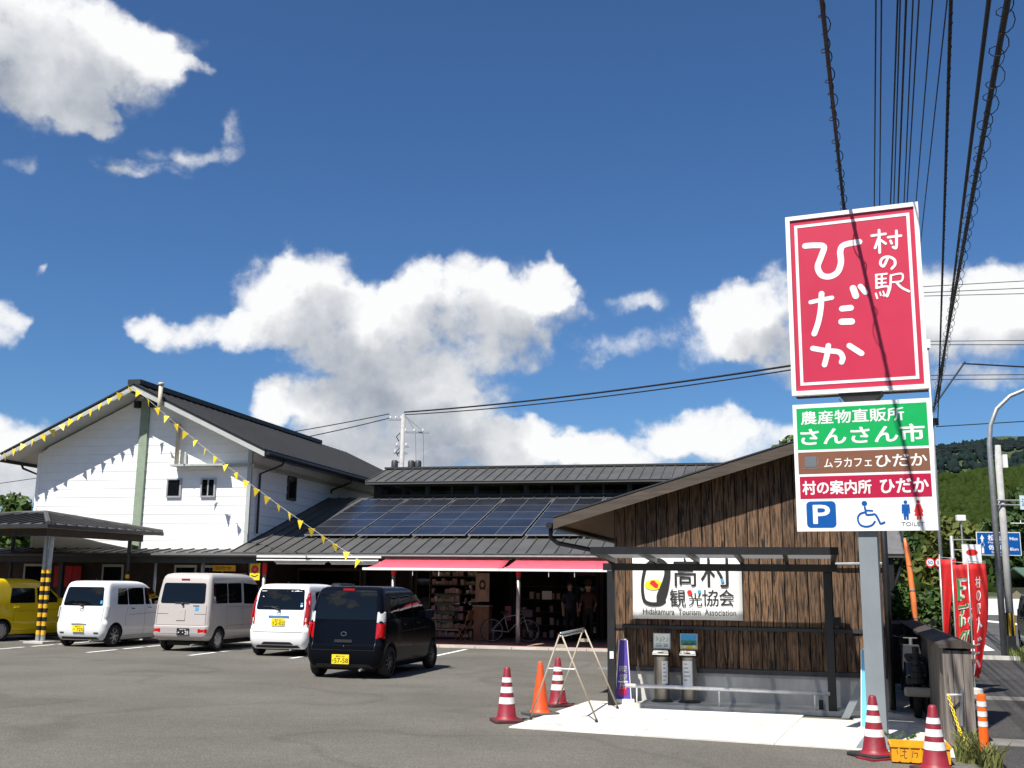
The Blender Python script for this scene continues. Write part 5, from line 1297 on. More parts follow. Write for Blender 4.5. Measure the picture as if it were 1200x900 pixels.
# blue black kei wagon
cfg = dict(wheels=(.50, 2.92), wr=.28, spokes=9, rimmat=mat('dark alloy', (.10, .10, .105), .35, metal=.7), rear_window=[(-.60, 1.03), (.60, 1.03), (.545, 1.53), (-.545, 1.53)], side_windows=SW, windshield=WS,
           lamps=[([(.60, .98), (.725, .99), (.715, 1.17), (.60, 1.17)], TAILC), ([(.60, .70), (.735, .70), (.728, .975), (.60, .975)], TAILR)], side_lamps=[([(.06, .72), (.16, .74), (.17, .96), (.075, .975)], TAILR)], plate=(0.02, .34), number='57-58', kana='ま',
           seams=SEAMS, rear_seams=[[(-.60, 1.0), (-.60, .50), (.60, .50), (.60, 1.0)]], handles=[(1.15, .93), (1.90, .94)], mirror=(2.46, 1.08), brake=1.555, garnish=[(-.17, .63), (.17, .63), (.17, .68), (-.17, .68)], garnishmat=BLACKM, emblem=(0, .78), antenna=(.42,))
HB = heading(-2.97, 19.42, 14.5)
make_car('parked_car', 'blue black kei wagon with tinted windows, nearest car, in front of the shop', 'car', HB, None, PB, kei(1.62), cfg)

# white kei hatch with tall red lamps
cfg = dict(wheels=(.50, 2.92), wr=.27, cap=True, rear_window=[(-.60, 1.05), (.60, 1.05), (.55, 1.52), (-.55, 1.52)], side_windows=SW, windshield=WS,
           lamps=[([(.61, .72), (.735, .70), (.70, 1.30), (.655, 1.46), (.625, 1.40), (.625, .98)], TAILR), ([(.635, .78), (.715, .78), (.712, .87), (.635, .87)], TAILC)], side_lamps=[([(.06, .72), (.12, .74), (.15, 1.28), (.13, 1.30)], TAILR)], plate=(0, .77), number='12-02', kana='す',
           seams=SEAMS, rear_seams=[[(-.61, 1.03), (-.61, .55), (.61, .55), (.61, 1.03)]], handles=[(1.15, .93), (1.90, .94)], mirror=(2.46, 1.08), garnish=[(-.26, .875), (.26, .875), (.25, .92), (-.25, .92)], garnishmat=CHROME, emblem=(0, .975), wiper=(.0, 1.06, .2, 1.11),
           stickers=[([(.50, 1.12), (.555, 1.12), (.555, 1.16), (.50, 1.16)], CLOTHW, 'sticker'), ([(.50, 1.17), (.555, 1.17), (.555, 1.21), (.50, 1.21)], INKB, 'sticker')], lower=[(-.40, .27), (.40, .27), (.33, .33), (-.33, .33)], lowermat=BLACKM, antenna=(.5,))
cfg['stickers'] = [([(-p[0], p[1]) for p in poly][::-1], m, n_) for poly, m, n_ in cfg['stickers']]
make_car('parked_car', 'white kei hatchback with tall red tail lamps between the silver van and the black car', 'car', heading(-5.32, 24.9, 13), None, PW, kei(1.64), cfg)

# white kei wagon beside the yellow car
cfg = dict(wheels=(.48, 2.92), wr=.275, spokes=7, rear_window=[(-.59, 1.03), (.59, 1.03), (.53, 1.50), (-.53, 1.50)], side_windows=SW, windshield=WS,
           lamps=[([(.645, .70), (.735, .72), (.722, 1.02), (.655, 1.0)], TAILC)], side_lamps=[([(.07, .74), (.17, .76), (.19, 1.0), (.085, 1.02)], TAILC)], reflectors=(-.5, .5), reflmat=BLACKM, plate=(0, .46), number='・725', kana='そ',
           seams=SEAMS, rear_seams=[[(-.62, 1.0), (-.60, .60), (.60, .60), (.62, 1.0)]], handles=[(1.15, .95), (1.90, .96)], handlemat=CHROME, mirror=(2.46, 1.08), garnish=[(-.22, .565), (.22, .565), (.2, .60), (-.2, .60)], garnishmat=STEEL, emblem=(0, .93), wiper=(-.02, 1.04, .08, 1.06),
           stickers=[([(-.56, 1.08), (-.50, 1.08), (-.50, 1.16), (-.56, 1.16)], INKB, 'sticker')], antenna=(.55,))
make_car('parked_car', 'white kei wagon with dark rear glass and clear lamps beside the yellow car', 'car', heading(-10.92, 27.55, 15), None, PWS, kei(1.66), cfg)

# rose silver van
vt = [(.26, .10, 3.25, .66, .10, .2), (.32, .02, 3.33, .71, .10, .22), (.42, -.02, 3.38, .735, .09, .24), (.60, -.01, 3.39, .7375, .09, .26), (.62, .02, 3.39, .7375, .09, .26), (.95, .05, 3.37, .7375, .09, .28), (1.10, .065, 3.28, .730, .09, .26), (1.25, .085, 3.14, .718, .09, .22), (1.50, .125, 2.93, .692, .09, .2), (1.70, .165, 2.72, .668, .09, .2), (1.78, .19, 2.58, .650, .10, .2), (1.835, .24, 2.42, .61, .11, .2), (1.865, .36, 2.2, .53, .12, .2), (1.875, .55, 1.9, .4, .15, .2)]
cfg = dict(wheels=(.62, 3.0), wr=.27, cap=True, cr=.03, cf=.08, rear_window=[(-.60, 1.14), (.60, 1.14), (.565, 1.63), (-.565, 1.63)], windshield=[(-.62, 1.15), (.62, 1.15), (.55, 1.7), (-.55, 1.7)],
           side_windows=[[(.28, 1.14), (.98, 1.14), (.98, 1.63), (.30, 1.63)], [(1.02, 1.14), (1.72, 1.14), (1.72, 1.64), (1.02, 1.63)], [(1.84, 1.12), (2.85, 1.10), (2.62, 1.60), (1.84, 1.64)]],
           lamps=[([(.50, .45), (.715, .45), (.715, .545), (.50, .545)], TAILR)], valance=False, plate=(-.12, .475), number='・・25', kana='あ', platemat=BLACKM,
           seams=[[(.95, 1.1), (.95, .5)], [(1.78, 1.68), (1.78, .32)], [(.98, .60), (2.95, .60)], [(1.0, 1.06), (2.9, 1.04)]], rear_seams=[[(-.65, 1.1), (-.66, .625), (.66, .625), (.65, 1.1)], [(-.66, .89), (-.35, .89)], [(.35, .89), (.66, .89)]], handles=[(1.68, .98), (1.98, .98)], mirror=(2.85, 1.22), mirrormat=BLACKM, brake=1.715, emblem=(0, .90), wiper=(-.03, 1.12, .0, 1.15),
           garnish=[(-.12, .74), (.12, .74), (.105, 1.0), (-.105, 1.0)], garnishmat=PS,
           stickers=[([(-.45, .97), (-.36, .97), (-.36, 1.06), (-.45, 1.06)], INKB, 'sticker'), ([(-.46, 1.075), (-.30, 1.075), (-.30, 1.095), (-.46, 1.095)], BLACKM, 'sticker')], lower=[(-.66, .43), (.66, .43), (.66, .565), (-.66, .565)], lowermat=paint('silver bumper', (.42, .385, .38), .2), antenna=None)
make_car('parked_van', 'rose silver kei van with high roof, between the two white cars', 'van', heading(-7.98, 26.25, 13.5), None, PS, vt, cfg)

# yellow car under the pavilion
yt = [(z, a, b, c, d_ + .05, e + .06) for (z, a, b, c, d_, e) in kei(1.69)]
cfg = dict(wheels=(.52, 2.90), wr=.275, cap=True, rear_window=[(-.55, 1.03), (.55, 1.03), (.50, 1.44), (-.50, 1.44)], side_windows=[[(.72, 1.02), (1.58, 1.02), (1.58, 1.43), (.80, 1.43)], [(1.66, 1.02), (2.50, 1.03), (2.10, 1.40), (1.66, 1.44)]], windshield=[(-.6, 1.08), (.6, 1.08), (.52, 1.48), (-.52, 1.48)],
           lamps=[([(.62, .75), (.72, .76), (.70, 1.0), (.62, 1.0)], TAILR)], plate=(0, .5), number='35-14', kana='て', seams=SEAMS, rear_seams=[[(-.6, 1.0), (-.6, .55), (.6, .55), (.6, 1.0)]], handles=[(.95, .90), (1.85, .92)], mirror=(2.42, 1.06), emblem=(0, .86), antenna=None)
make_car('parked_car', 'bright yellow rounded kei car parked under the pavilion', 'car', heading(-14.7, 29.4, 24), None, PY, yt, cfg)

# ================================================================== shop front: awnings, bunting, goods
def awning(label, u0, u1, lean=0.0):
    t = thing('red_awning', label, 'awning', FB, 'red awnings on the shop front')
    zb, zf, nf = 2.355, 2.055, -1.40
    MB().box(u0, u1, -.02, .06, 2.362, 2.43).build('cassette', AWNW, t)
    mb = MB(); nx = 16
    top = [(u0 + .03 + (u1 - u0 - .06) * i / nx, -.015, zb - .004 * (i % 2)) for i in range(nx + 1)]; bot = [(u0 - .12 * lean + (u1 - u0 + .12 * lean) * i / nx, nf, zf - .006 * ((i + 1) % 2)) for i in range(nx + 1)]
    mid = [tuple((Vector(a) + Vector(b)) / 2 - Vector((0, 0, .03))) for a, b in zip(top, bot)]
    mb.add(top + mid + bot, [(i, i + 1, nx + 2 + i, nx + 1 + i) for i in range(nx)] + [(nx + 1 + i, nx + 2 + i, 2 * nx + 3 + i, 2 * nx + 2 + i) for i in range(nx)])
    c = mb.build('canvas', AWN, t, smooth=True); s = c.modifiers.new('thickness', 'SOLIDIFY'); s.thickness = .006
    MB().box(u0 - .14 * lean, u1 + .02, nf - .05, nf + .0, zf - .03, zf + .035).build('front_bar', AWNW, t)
    for x in (u0 + .4, u1 - .5):
        MB().tube([(x, 0, 2.30), (x + .5, nf * .5, 2.12), (x + .1, nf + .02, zf - .01)], .02, 6).build('folding_arm', AWNW, t)
    for x in (u0 + .35 * (u1 - u0), u0 + .55 * (u1 - u0)): MB().tube([(x, nf - .02, zf - .03), (x, nf - .02, zf - .17)], .008, 5).build('crank_hook', AWNW, t)
awning('left red awning with white front bar above the dark shop entrance', -1.90, 1.76, 1)
awning('right red awning reaching behind the smoking shelter', 1.90, 5.3, 1)
t = thing('closed_awning', 'closed white awning box with two fluorescent tubes below, left of the red awnings', 'awning', FB)
MB().box(-5.80, -1.98, -.16, .02, 2.375, 2.43).build('cassette', AWNW, t); MB().box(-5.78, -2.05, -.20, -.162, 2.285, 2.325).build('front_bar', AWNW, t)
for u in (-5.2, -3.5): MB().tube([(u, -.1, 2.21), (u + 1.5, -.1, 2.21)], .025, 8).build('lamp_tube', WHITE_S, t); 
for u in (-5.2, -3.5): MB().box(u - .05, u + 1.55, -.14, -.06, 2.236, 2.27).build('lamp_housing', AWNW, t)

flag_me = MB().add([(-.10, 0, 0), (.10, 0, 0), (0.01, .0, -.25), (-.10, .004, 0), (.10, .004, 0), (.01, .004, -.25)], [(0, 2, 1), (3, 4, 5), (0, 1, 4, 3), (1, 2, 5, 4), (2, 0, 3, 5)]).mesh('flag', FLAGY)
def bunting(label, a, b, n, sag, seed):
    t = thing('bunting', label, 'bunting', FB, 'yellow pennant strings on the white gable')
    r = random.Random(seed); P = lambda k: Vector(a).lerp(Vector(b), k) - Vector((0, 0, sag * 4 * k * (1 - k)))
    MB().tube([P(i / 24) for i in range(25)], .003, 5).build('cord', WHITEW, t)
    di = (Vector(b) - Vector(a)).normalized(); yaw = math.atan2(di.y, di.x)
    for i in range(n):
        p = P((i + .6) / n); obj('flag', flag_me, t, Matrix.Translation(p) @ Matrix.Rotation(yaw + r.uniform(-.7, .7), 4, 'Z') @ Matrix.Rotation(r.uniform(-.35, .45), 4, 'Y') @ Matrix.Rotation(r.uniform(-.5, .5), 4, 'X'))
bunting('yellow pennant bunting along the left rake of the white gable', (-15.0, .10, 5.50), (-10.42, .10, 7.66), 14, .05, 1)
bunting('yellow pennant bunting sloping from the gable peak down to the red awning', (-10.40, .08, 7.62), (-2.05, -1.38, 2.22), 22, .22, 2)

GOODS = [mat('goods %d' % i, c, .6, var=.2, rnd=.3) for i, c in enumerate(((.30, .17, .16), (.33, .24, .18), (.36, .30, .27), (.22, .12, .11), (.28, .23, .12)))]
t = thing('goods_shelf', 'tall shelf packed with rows of pinkish packaged goods beside the poster stand', 'shelf', FB @ Matrix.Translation((-1.3, 2.4, .05)))
rg = random.Random(9)
for k in range(9): MB().box(0, 1.5, 0, .4, .05 + k * .255, .07 + k * .255).build('shelf_board', WOODK, t)
for x in (-.03, 1.5): MB().box(x, x + .03, 0, .4, 0, 2.3).build('side_panel', WOODK, t)
for k in range(8):
    x = .03
    while x < 1.4:
        w = rg.uniform(.07, .17); h = rg.uniform(.09, .19)
        if rg.random() < .85: MB().box(x, x + w - .012, .02 + rg.uniform(0, .05), .3, .071 + k * .255, .071 + k * .255 + h).build('goods_box', rg.choice(GOODS), t)
        x += w
t = thing('goods_shelf', 'low shelf with scattered goods and a small white notice behind the bicycle', 'shelf', FB @ Matrix.Translation((1.1, 3.2, .05)))
for k in range(5): MB().box(0, 2.0, 0, .4, .05 + k * .38, .07 + k * .38).build('shelf_board', WOODK, t)
for x in (0, 1.97): MB().box(x, x + .03, .001, .399, .071, 1.55).build('side_panel', WOODK, t)
for k in range(4):
    for i in range(9):
        if rg.random() < .75: x = .08 + i * .21; MB().box(x, x + rg.uniform(.06, .15), .03, .3, .071 + k * .38, .071 + k * .38 + rg.uniform(.08, .24)).build('goods_box', rg.choice(GOODS), t)
MB().box(.9, 1.2, -.02, -.005, 1.2, 1.45).build('notice', WHITE_S, t)
t = thing('poster_stand', 'portrait poster standing on an orange brown cabinet in the shop front', 'poster', FB @ Matrix.Translation((.18, 2.0, .05)))
MB().box(0, .46, 0, .4, 0, .98).build('cabinet', WOODO, t, bevel=.01); MB().box(-.03, .49, -.03, .43, .982, 1.02).build('counter_top', CREAMM, t)
p = MB().box(.02, .44, .10, .12, 1.12, 1.95).build('poster', mat('poster beige', (.36, .25, .19), .6), t)
mb = MB(); blob(mb, ellipse(.23, 1.60, .10, .16), .098); mb.build('poster_hair', HAIRM, p); mb = MB(); blob(mb, ellipse(.23, 1.61, .055, .075), .096); blob(mb, [(.10, 1.14), (.36, 1.14), (.34, 1.38), (.25, 1.48), (.21, 1.48), (.12, 1.38)], .097); mb.build('poster_figure', SKINM, p)
def chair(label, u, n, turn):
    t = thing('folding_chair', label, 'chair', FB @ Matrix.Translation((u, n, .05)) @ Matrix.Rotation(RAD(turn), 4, 'Z'), 'wooden folding chairs in front of the shop')
    for x in (-.2, .2):
        MB().tube([(x, -.22, 0), (x, .22, .46)], .014, 6).build('leg', WOODO, t); MB().tube([(x * .92, .24, 0), (x * .92, -.10, .45), (x * .92, -.24, .88)], .014, 6).build('leg', WOODO, t)
    for i in range(5): MB().box(-.2, .2, -.16 + i * .08, -.10 + i * .08, .44, .455).build('seat_slat', WOODO, t)
    for i in range(4): MB().box(-.185, .185, -.235 + .02 * (3 - i), -.22 + .02 * (3 - i), .60 + i * .075, .66 + i * .075).build('back_slat', WOODO, t)
chair('wooden folding chair beside the black car front, facing the shelves', -1.55, 1.35, 150); chair('wooden folding chair with crossed legs in front of the poster cabinet', .1, 1.25, 80)

t = thing('bicycle', 'black city bicycle parked by the grey porch post under the right awning', 'bicycle', FB @ Matrix.Translation((1.45, 1.3, .05)) @ Matrix.Rotation(RAD(6), 4, 'Z'))
for x in (-.52, .52):
    w = MB().tube([(x + .32 * math.cos(a), 0, .34 + .32 * math.sin(a)) for a in [2 * math.pi * i / 28 for i in range(28)]], .016, 6, closed=True).build('wheel', RUBBER, t, smooth=True)
    mb = MB()
    for i in range(12): a = 2 * math.pi * i / 12; mb.tube([(x, 0, .34), (x + .31 * math.cos(a), 0, .34 + .31 * math.sin(a))], .002, 4)
    mb.tube([(x + .30 * math.cos(a), 0, .34 + .30 * math.sin(a)) for a in [2 * math.pi * i / 28 for i in range(28)]], .008, 5, closed=True); o = mb.build('rim', STEEL, w)
mb = MB()
for a, b in (((-.52, .34), (-.05, .30)), ((-.05, .30), (-.18, .80)), ((-.05, .30), (.36, .72)), ((-.16, .72), (.34, .80)), ((-.52, .34), (-.16, .72)), ((.52, .34), (.33, .92))): mb.tube([(a[0], 0, a[1]), (b[0], 0, b[1])], .015, 6)
mb.build('frame', STEEL, t, smooth=True); MB().tube([(.28, -.26, .98), (.34, -.05, .95), (.34, .05, .95), (.28, .26, .98)], .012, 6).build('handlebar', STEEL, t)
MB().box(-.30, -.06, -.07, .07, .82, .87).build('saddle', RUBBER, t, bevel=.02); MB().box(.38, .66, -.17, .17, .72, .94).build('basket', WIREG, t, bevel=.02); MB().tube([(-.50, .12, 0), (-.48, .08, .34)], .01, 5).build('kick_stand', STEEL, t)
MB().box(-.16, .02, .05, .07, .62, 1.02).build('child_seat_back', mat('dull maroon', (.14, .03, .04), .6), t)
t = thing('hanging_banner', 'small yellow banner with a red sun disc hanging at the porch end', 'banner', FB @ Matrix.Translation((-6.15, .16, 0)))
MB().box(0, .32, 0, .008, 1.72, 2.22).build('cloth', INKY, t); mb = MB(); blob(mb, ellipse(.16, 2.03, .12, .12), -.002); mb.build('sun_disc', INKR, t); mb = MB(); blob(mb, ellipse(.16, 2.03, .05, .05), -.004); mb.build('sun_core', ORANGEP, t); mb = MB(); stroke(mb, [(.06, 1.86), (.16, 1.82), (.26, 1.87)], .03, -.002); mb.build('lettering', INK, t)
t = thing('wall_sign', 'amber shop sign board under the porch above the silver van', 'sign', FB @ Matrix.Translation((-7.75, .9, 0)))
MB().box(0, .75, 0, .04, 1.98, 2.16).build('board', YELLOWT, t); mb = MB(); text(mb, 'ひだか', .12, .63, 2.02, 2.12, -.003, .02); mb.build('lettering', INK, t)
t = thing('wall_sign', 'long pale notice board under the porch behind the silver van', 'sign', FB @ Matrix.Translation((-8.15, .93, 0)))
MB().box(-.3, 1.5, 0, .03, 1.60, 1.92).build('board', CREAMM, t); mb = MB(); stroke(mb, [(.0, 1.76), (.5, 1.77), (1.1, 1.75)], .03, -.003); mb.build('print', INK, t)
t = thing('doorway_curtain', 'short red cloth curtain hanging under the porch behind the yellow car', 'curtain', FB @ Matrix.Translation((-13.2, .9, 0)))
for i in range(3): MB().box(i * .32, i * .32 + .30, 0, .012, 1.45, 2.1).build('cloth_strip', FLAGR, t)

# ------------------------------------------------------------------ people in the shade
def person(label, M, shirt, trousers, hat=None, arm=0.):
    t = thing('person', label, 'person', M)
    V, Ed, Rd = [], [], []
    def add(p, r, par=None):
        V.append(p); Rd.append(r)
        if par is not None: Ed.append((par, len(V) - 1))
        return len(V) - 1
    pel = add((0, 0, .92), .14); ab = add((0, 0, 1.08), .125, pel); ch = add((0, .0, 1.28), .145, ab); nk = add((0, 0, 1.44), .06, ch); nk2 = add((0, -.01, 1.51), .055, nk); hd = add((0, -.02, 1.60), .088, nk2); tp = add((0, -.01, 1.70), .075, hd)
    add((0, -.105, 1.595), .018, hd)                       # nose
    for s in (-1, 1):
        h = add((s * .09, 0, .86), .088, pel); k = add((s * .10, -.02, .48), .06, h); an = add((s * .10, .02, .09), .042, k); add((s * .11, -.13, .045), .036, an)
        sh = add((s * .17, 0, 1.37), .062, ch); el = add((s * .225, .02, 1.12), .044, sh); wr = add((s * .22, -.06 - arm * .1, .89 + arm * .12), .03, el); pm = add((s * .22, -.085 - arm * .12, .82 + arm * .14), .034, wr)
        for j, (dx, L) in enumerate(((-.030, .062), (-.012, .072), (.008, .070), (.026, .055))): f1 = add((s * (.22 + dx), -.10 - arm * .12, .775 + arm * .14), .010, pm); add((s * (.22 + dx * 1.1), -.118 - arm * .12, .775 + arm * .14 - L * .7), .008, f1)
        f1 = add((s * .185, -.115, .815 + arm * .14), .011, pm); add((s * .175, -.14, .785 + arm * .14), .009, f1)
        add((s * .088, .0, 1.60), .016, hd)                # ear
    me = bpy.data.meshes.new('body'); me.from_pydata(V, Ed, []); o = bpy.data.objects.new('body', me); link(o)
    sk = o.modifiers.new('skin', 'SKIN'); lay = me.skin_vertices[0].data
    for i, r in enumerate(Rd): lay[i].radius = (r, r)
    lay[0].use_root = True
    sb_ = o.modifiers.new('sub', 'SUBSURF'); sb_.levels = 1
    dg = bpy.context.evaluated_depsgraph_get(); m2 = bpy.data.meshes.new_from_object(o.evaluated_get(dg)); m2.name = 'body'; o.modifiers.clear(); o.data = m2
    m2.materials.clear()
    for m in (SKINM, shirt, trousers, RUBBER): m2.materials.append(m)
    for p in m2.polygons:
        c = p.center; z = c.z
        p.material_index = 3 if z < .10 else 2 if z < .95 and abs(c.x) < .19 else 1 if (.92 < z < 1.46 and (abs(c.x) < .20 or z > 1.12)) else 0
        p.use_smooth = True
    o.parent = t
    hb = MB().lathe([(.098, 1.60), (.104, 1.66), (.085, 1.73), (.03, 1.765)], 14, Matrix.Translation((0, .005, 0))); hb.build('hair', HAIRM, t, smooth=True)
    for s in (-1, 1): MB().lathe([(.011, 0), (.006, .006)], 8, Matrix.Translation((s * .034, -.100, 1.625)) @ Matrix.Rotation(RAD(90), 4, 'X')).build('eye', INK, t)
    if hat: MB().lathe([(.17, 1.69), (.165, 1.70), (.108, 1.705), (.095, 1.80), (.02, 1.81)], 16).build('hat', hat, t, smooth=True)
person('person in a dull blue shirt and dark trousers standing in the shop doorway', FB @ Matrix.Translation((2.95, 2.6, .05)) @ Matrix.Rotation(RAD(25), 4, 'Z'), mat('dull blue shirt', (.03, .036, .06), .8), mat('navy trousers', (.012, .014, .025), .8))
person('person in a pinkish top and brown hat near the shelter post in shade', FB @ Matrix.Translation((3.55, 2.3, .05)) @ Matrix.Rotation(RAD(-160), 4, 'Z'), mat('pink brown top', (.06, .028, .022), .8), mat('black trousers', (.012, .012, .013), .8), mat('brown hat', (.13, .06, .035), .8), arm=1.)

# ================================================================== vegetation
def np_mesh(name, v, f, m, smooth=False):
    me = bpy.data.meshes.new(name); v = np.asarray(v, dtype=np.float32); f = np.asarray(f, dtype=np.int32); k = f.shape[1]
    me.vertices.add(len(v)); me.vertices.foreach_set('co', v.ravel()); me.loops.add(f.size); me.loops.foreach_set('vertex_index', f.ravel()); me.polygons.add(len(f)); me.polygons.foreach_set('loop_start', np.arange(0, f.size, k, dtype=np.int32))
    me.materials.append(m); me.update(calc_edges=True); me.validate()
    if smooth: me.polygons.foreach_set('use_smooth', [True] * len(f))
    return me


def leaves_mesh(name, centres, radii, n, size, m, seed, squash=.8):
    r = np.random.default_rng(seed); c = np.asarray(centres); idx = r.integers(0, len(c), n)
    d_ = r.normal(size=(n, 3)); d_ /= np.linalg.norm(d_, axis=1, keepdims=True); rad = np.asarray(radii)[idx] * (r.random(n) ** .45)
    p = c[idx] + d_ * rad[:, None] * np.array([1, 1, squash])
    nrm = d_ * .6 + r.normal(size=(n, 3)) * .6 + np.array([0, 0, .35]); nrm /= np.linalg.norm(nrm, axis=1, keepdims=True)
    a = np.cross(nrm, r.normal(size=(n, 3))); a /= np.linalg.norm(a, axis=1, keepdims=True); b = np.cross(nrm, a)
    s = size * r.uniform(.5, 1.3, n)[:, None]
    v = np.stack([p - a * s, p + b * s * .55, p + a * s, p - b * s * .55], 1).reshape(-1, 3); f = np.arange(4 * n).reshape(n, 4)
    return np_mesh(name, v, f, m)


LEAFM = [leaf_mat('dark evergreen leaves', (.020, .048, .012), (.042, .085, .020), (.060, .10, .022)), leaf_mat('mid green leaves', (.035, .075, .016), (.075, .13, .028), (.10, .14, .03)), leaf_mat('olive leaves', (.07, .10, .02), (.13, .15, .035), (.16, .16, .04))]
def tree(name, label, cat, x, y, h, cr, kind, seed, n=2600, leaf=.20, base=.35, group=None, z0=0., shape=1.0):
    r = random.Random(seed); t = thing(name, label, cat, Matrix.Translation((x, y, z0)), group)
    cs, rs = [], []
    zc = h * (1 + base) / 2; rz = h * (1 - base) / 2
    for i in range(20):
        while True:
            q = Vector((r.uniform(-1, 1), r.uniform(-1, 1), r.uniform(-1, 1)))
            if .3 < q.length < 1: break
        k = .30 + .12 * r.random(); tap = 1 - .35 * max(0, q.z) * shape
        cs.append((q.x * cr * (1 - k * .7) * tap, q.y * cr * (1 - k * .7) * tap, zc + q.z * rz * (1 - k * .6))); rs.append(cr * k * r.uniform(.8, 1.3))
    mb = MB(); tr = max(.03, h * .022)
    mb.tube([(0, 0, -.1), (r.uniform(-.1, .1), 0, h * base * .8), (r.uniform(-.2, .2), r.uniform(-.2, .2), h * .75)], tr, 8, rs=[tr * 1.25, tr, tr * .3])
    for c in cs[:8]:
        s_ = Vector((0, 0, h * base * r.uniform(.6, 1.1))); mb.tube([s_, s_.lerp(Vector(c), .5) + Vector((0, 0, .1 * h * .3)), c], tr * .4, 5, rs=[tr * .45, tr * .3, tr * .1])
    mb.build('trunk', BARKM, t, smooth=True)
    o = obj('crown', leaves_mesh('crown', cs, rs, n, leaf, LEAFM[kind], seed), t); o['kind'] = 'stuff'
    return t
for i, (x, y, h, cr, k, lab) in enumerate(((-42.5, 70, 8.2, 3.4, 0, 'dark round tree at the left edge beyond the pavilion roof'), (-38.2, 72, 7.4, 2.8, 0, 'dark tree beside the white gable eave, second from left edge'), (-35.3, 76, 8.0, 2.4, 1, 'greener tree just left of the white gable wall'))):
    tree('broadleaf_tree', lab, 'tree', x, y, h, cr, k, 20 + i, 2600, .34, .15, 'trees behind the pavilion')
for i, (x, y, h, cr, k, lab) in enumerate(((18.2, 82, 12.1, 3.2, 1, 'tree top showing above the ridge, nearest the sign'), (14.8, 84, 11.6, 3.0, 0, 'lower dark tree top above the shop ridge'), (21.4, 80, 13.6, 3.4, 1, 'tall tree hidden behind the information board'))):
    tree('broadleaf_tree', lab, 'tree', x, y, h, cr, k, 30 + i, 2600, .34, .3, 'trees behind the wooden office')
tree('shrub', 'leafy green shrub behind the fence next to the orange guy guard', 'shrub', 7.72, 21.6, 2.1, .55, 1, 41, 2600, .085, .05)
tree('shrub', 'dark ivy like shrub against the office corner left of the guard', 'shrub', 7.15, 21.9, 1.7, .5, 0, 42, 1800, .08, .05)
tree('shrub', 'bright green shrub right of the orange guy guard by the road', 'shrub', 9.75, 24.8, 1.75, .85, 1, 43, 2400, .085, .05)
RT = [(26.5, 84, 8.5, 3.2, 0), (29.8, 92, 9.6, 3.6, 1), (33.5, 96, 8.8, 3.4, 0), (37.2, 90, 9.8, 3.8, 2), (40.4, 86, 8.4, 3.4, 0), (43.5, 88, 10.5, 4.2, 0), (47.5, 84, 9.0, 3.8, 1), (35.6, 104, 10.2, 3.6, 2), (30.4, 106, 10.8, 3.8, 0)]
RL_ = ['dark tree behind the speed limit signs', 'mid green tree behind the road camera', 'dark tree behind the blue direction sign', 'olive tree right of the blue direction sign', 'dark tree behind the leaning grey pole', 'large dark tree at the right edge behind the white barrier', 'mid green tree outside the right edge', 'olive tree farther back above the blue sign', 'dark tree farthest back left of the blue sign']
for i, (x, y, h, cr, k) in enumerate(RT): tree('roadside_tree', RL_[i], 'tree', x, y, h, cr, k, 50 + i, 2400, .42, .08, 'trees beyond the road')

# hills: terrain sheet + tree canopy that reads as one mass
def ico():
    bm = bmesh.new(); bmesh.ops.create_icosphere(bm, subdivisions=2, radius=1); v = np.array([x.co[:] for x in bm.verts]); f = np.array([[y.index for y in x.verts] for x in bm.faces]); bm.free(); return v, f
IV, IF = ico()
def hill(name, a0, a1, d0, d1, ridge, soil, canopy, ntree, size, seed):
    na, nd = 90, 26; vs = []
    def hz(a, k):
        d_ = d0 + (d1 - d0) * k; x, y = d_ * math.sin(a), d_ * math.cos(a)
        s = k ** 1.15 * (1 if k < .8 else 1 - (k - .8) * .8)
        nn = mnoise.fractal(Vector((x, y, seed)) / (d1 * .16), 1.0, 2.0, 5)
        return x, y, max(-1, ridge(a) * s * (1 + .10 * nn) + ridge(a) * .12 * nn * math.sin(min(k, .8) * 3.14 / .8) ** 2)
    for j in range(nd + 1):
        for i in range(na + 1): vs.append(hz(a0 + (a1 - a0) * i / na, j / nd))
    fs = [(j * (na + 1) + i, j * (na + 1) + i + 1, (j + 1) * (na + 1) + i + 1, (j + 1) * (na + 1) + i) for j in range(nd) for i in range(na)]
    o = MB().add(vs, fs).build(name, soil, smooth=True); o['kind'] = 'structure'
    r = np.random.default_rng(seed); V, Fc = [], []
    for t_ in range(ntree):
        a = r.uniform(a0, a1); k = r.uniform(.02, .83); x, y, z = hz(a, k); s = size * r.uniform(.55, 1.35)
        q = IV * (s, s, s * r.uniform(.9, 1.4)) * (1 + .22 * r.normal(size=(len(IV), 1))) + (x, y, z + s * .35); V.append(q); Fc.append(IF + t_ * len(IV))
    c = obj(name.replace('hill', 'hill_forest'), np_mesh('forest', np.concatenate(V), np.concatenate(Fc), canopy)); c['kind'] = 'stuff'
FOREST = leaf_mat('hill forest', (.016, .028, .007), (.026, .042, .010), (.036, .048, .013), 0, 0.); FOREST_SHADED = leaf_mat('cloud shaded far forest', (.010, .019, .019), (.014, .025, .024), (.019, .029, .025), 0, 0.)  # far forest colour is darkened and blued to stand in for cloud shadow
SOILH = mat('forest floor', (.035, .05, .018), .95, var=.3, scale=.05)
fade = lambda a, d0, d1: (lambda q: q * q * (3 - 2 * q))(min(1, max(0, (math.degrees(a) - d0) / (d1 - d0))))
hill('near_hill', RAD(13), RAD(44), 330, 900, lambda a: fade(a, 13, 20) * (74 + 38 * min(1.6, max(0, (math.degrees(a) - 18) / 10)) ** .8), SOILH, FOREST, 14500, 3.1, 3)
hill('far_hill', RAD(8), RAD(50), 1500, 2700, lambda a: 90 + fade(a, 8, 18) * (295 + 14 * math.sin(a * 31)), SOILH, FOREST_SHADED, 13000, 7.5, 8)
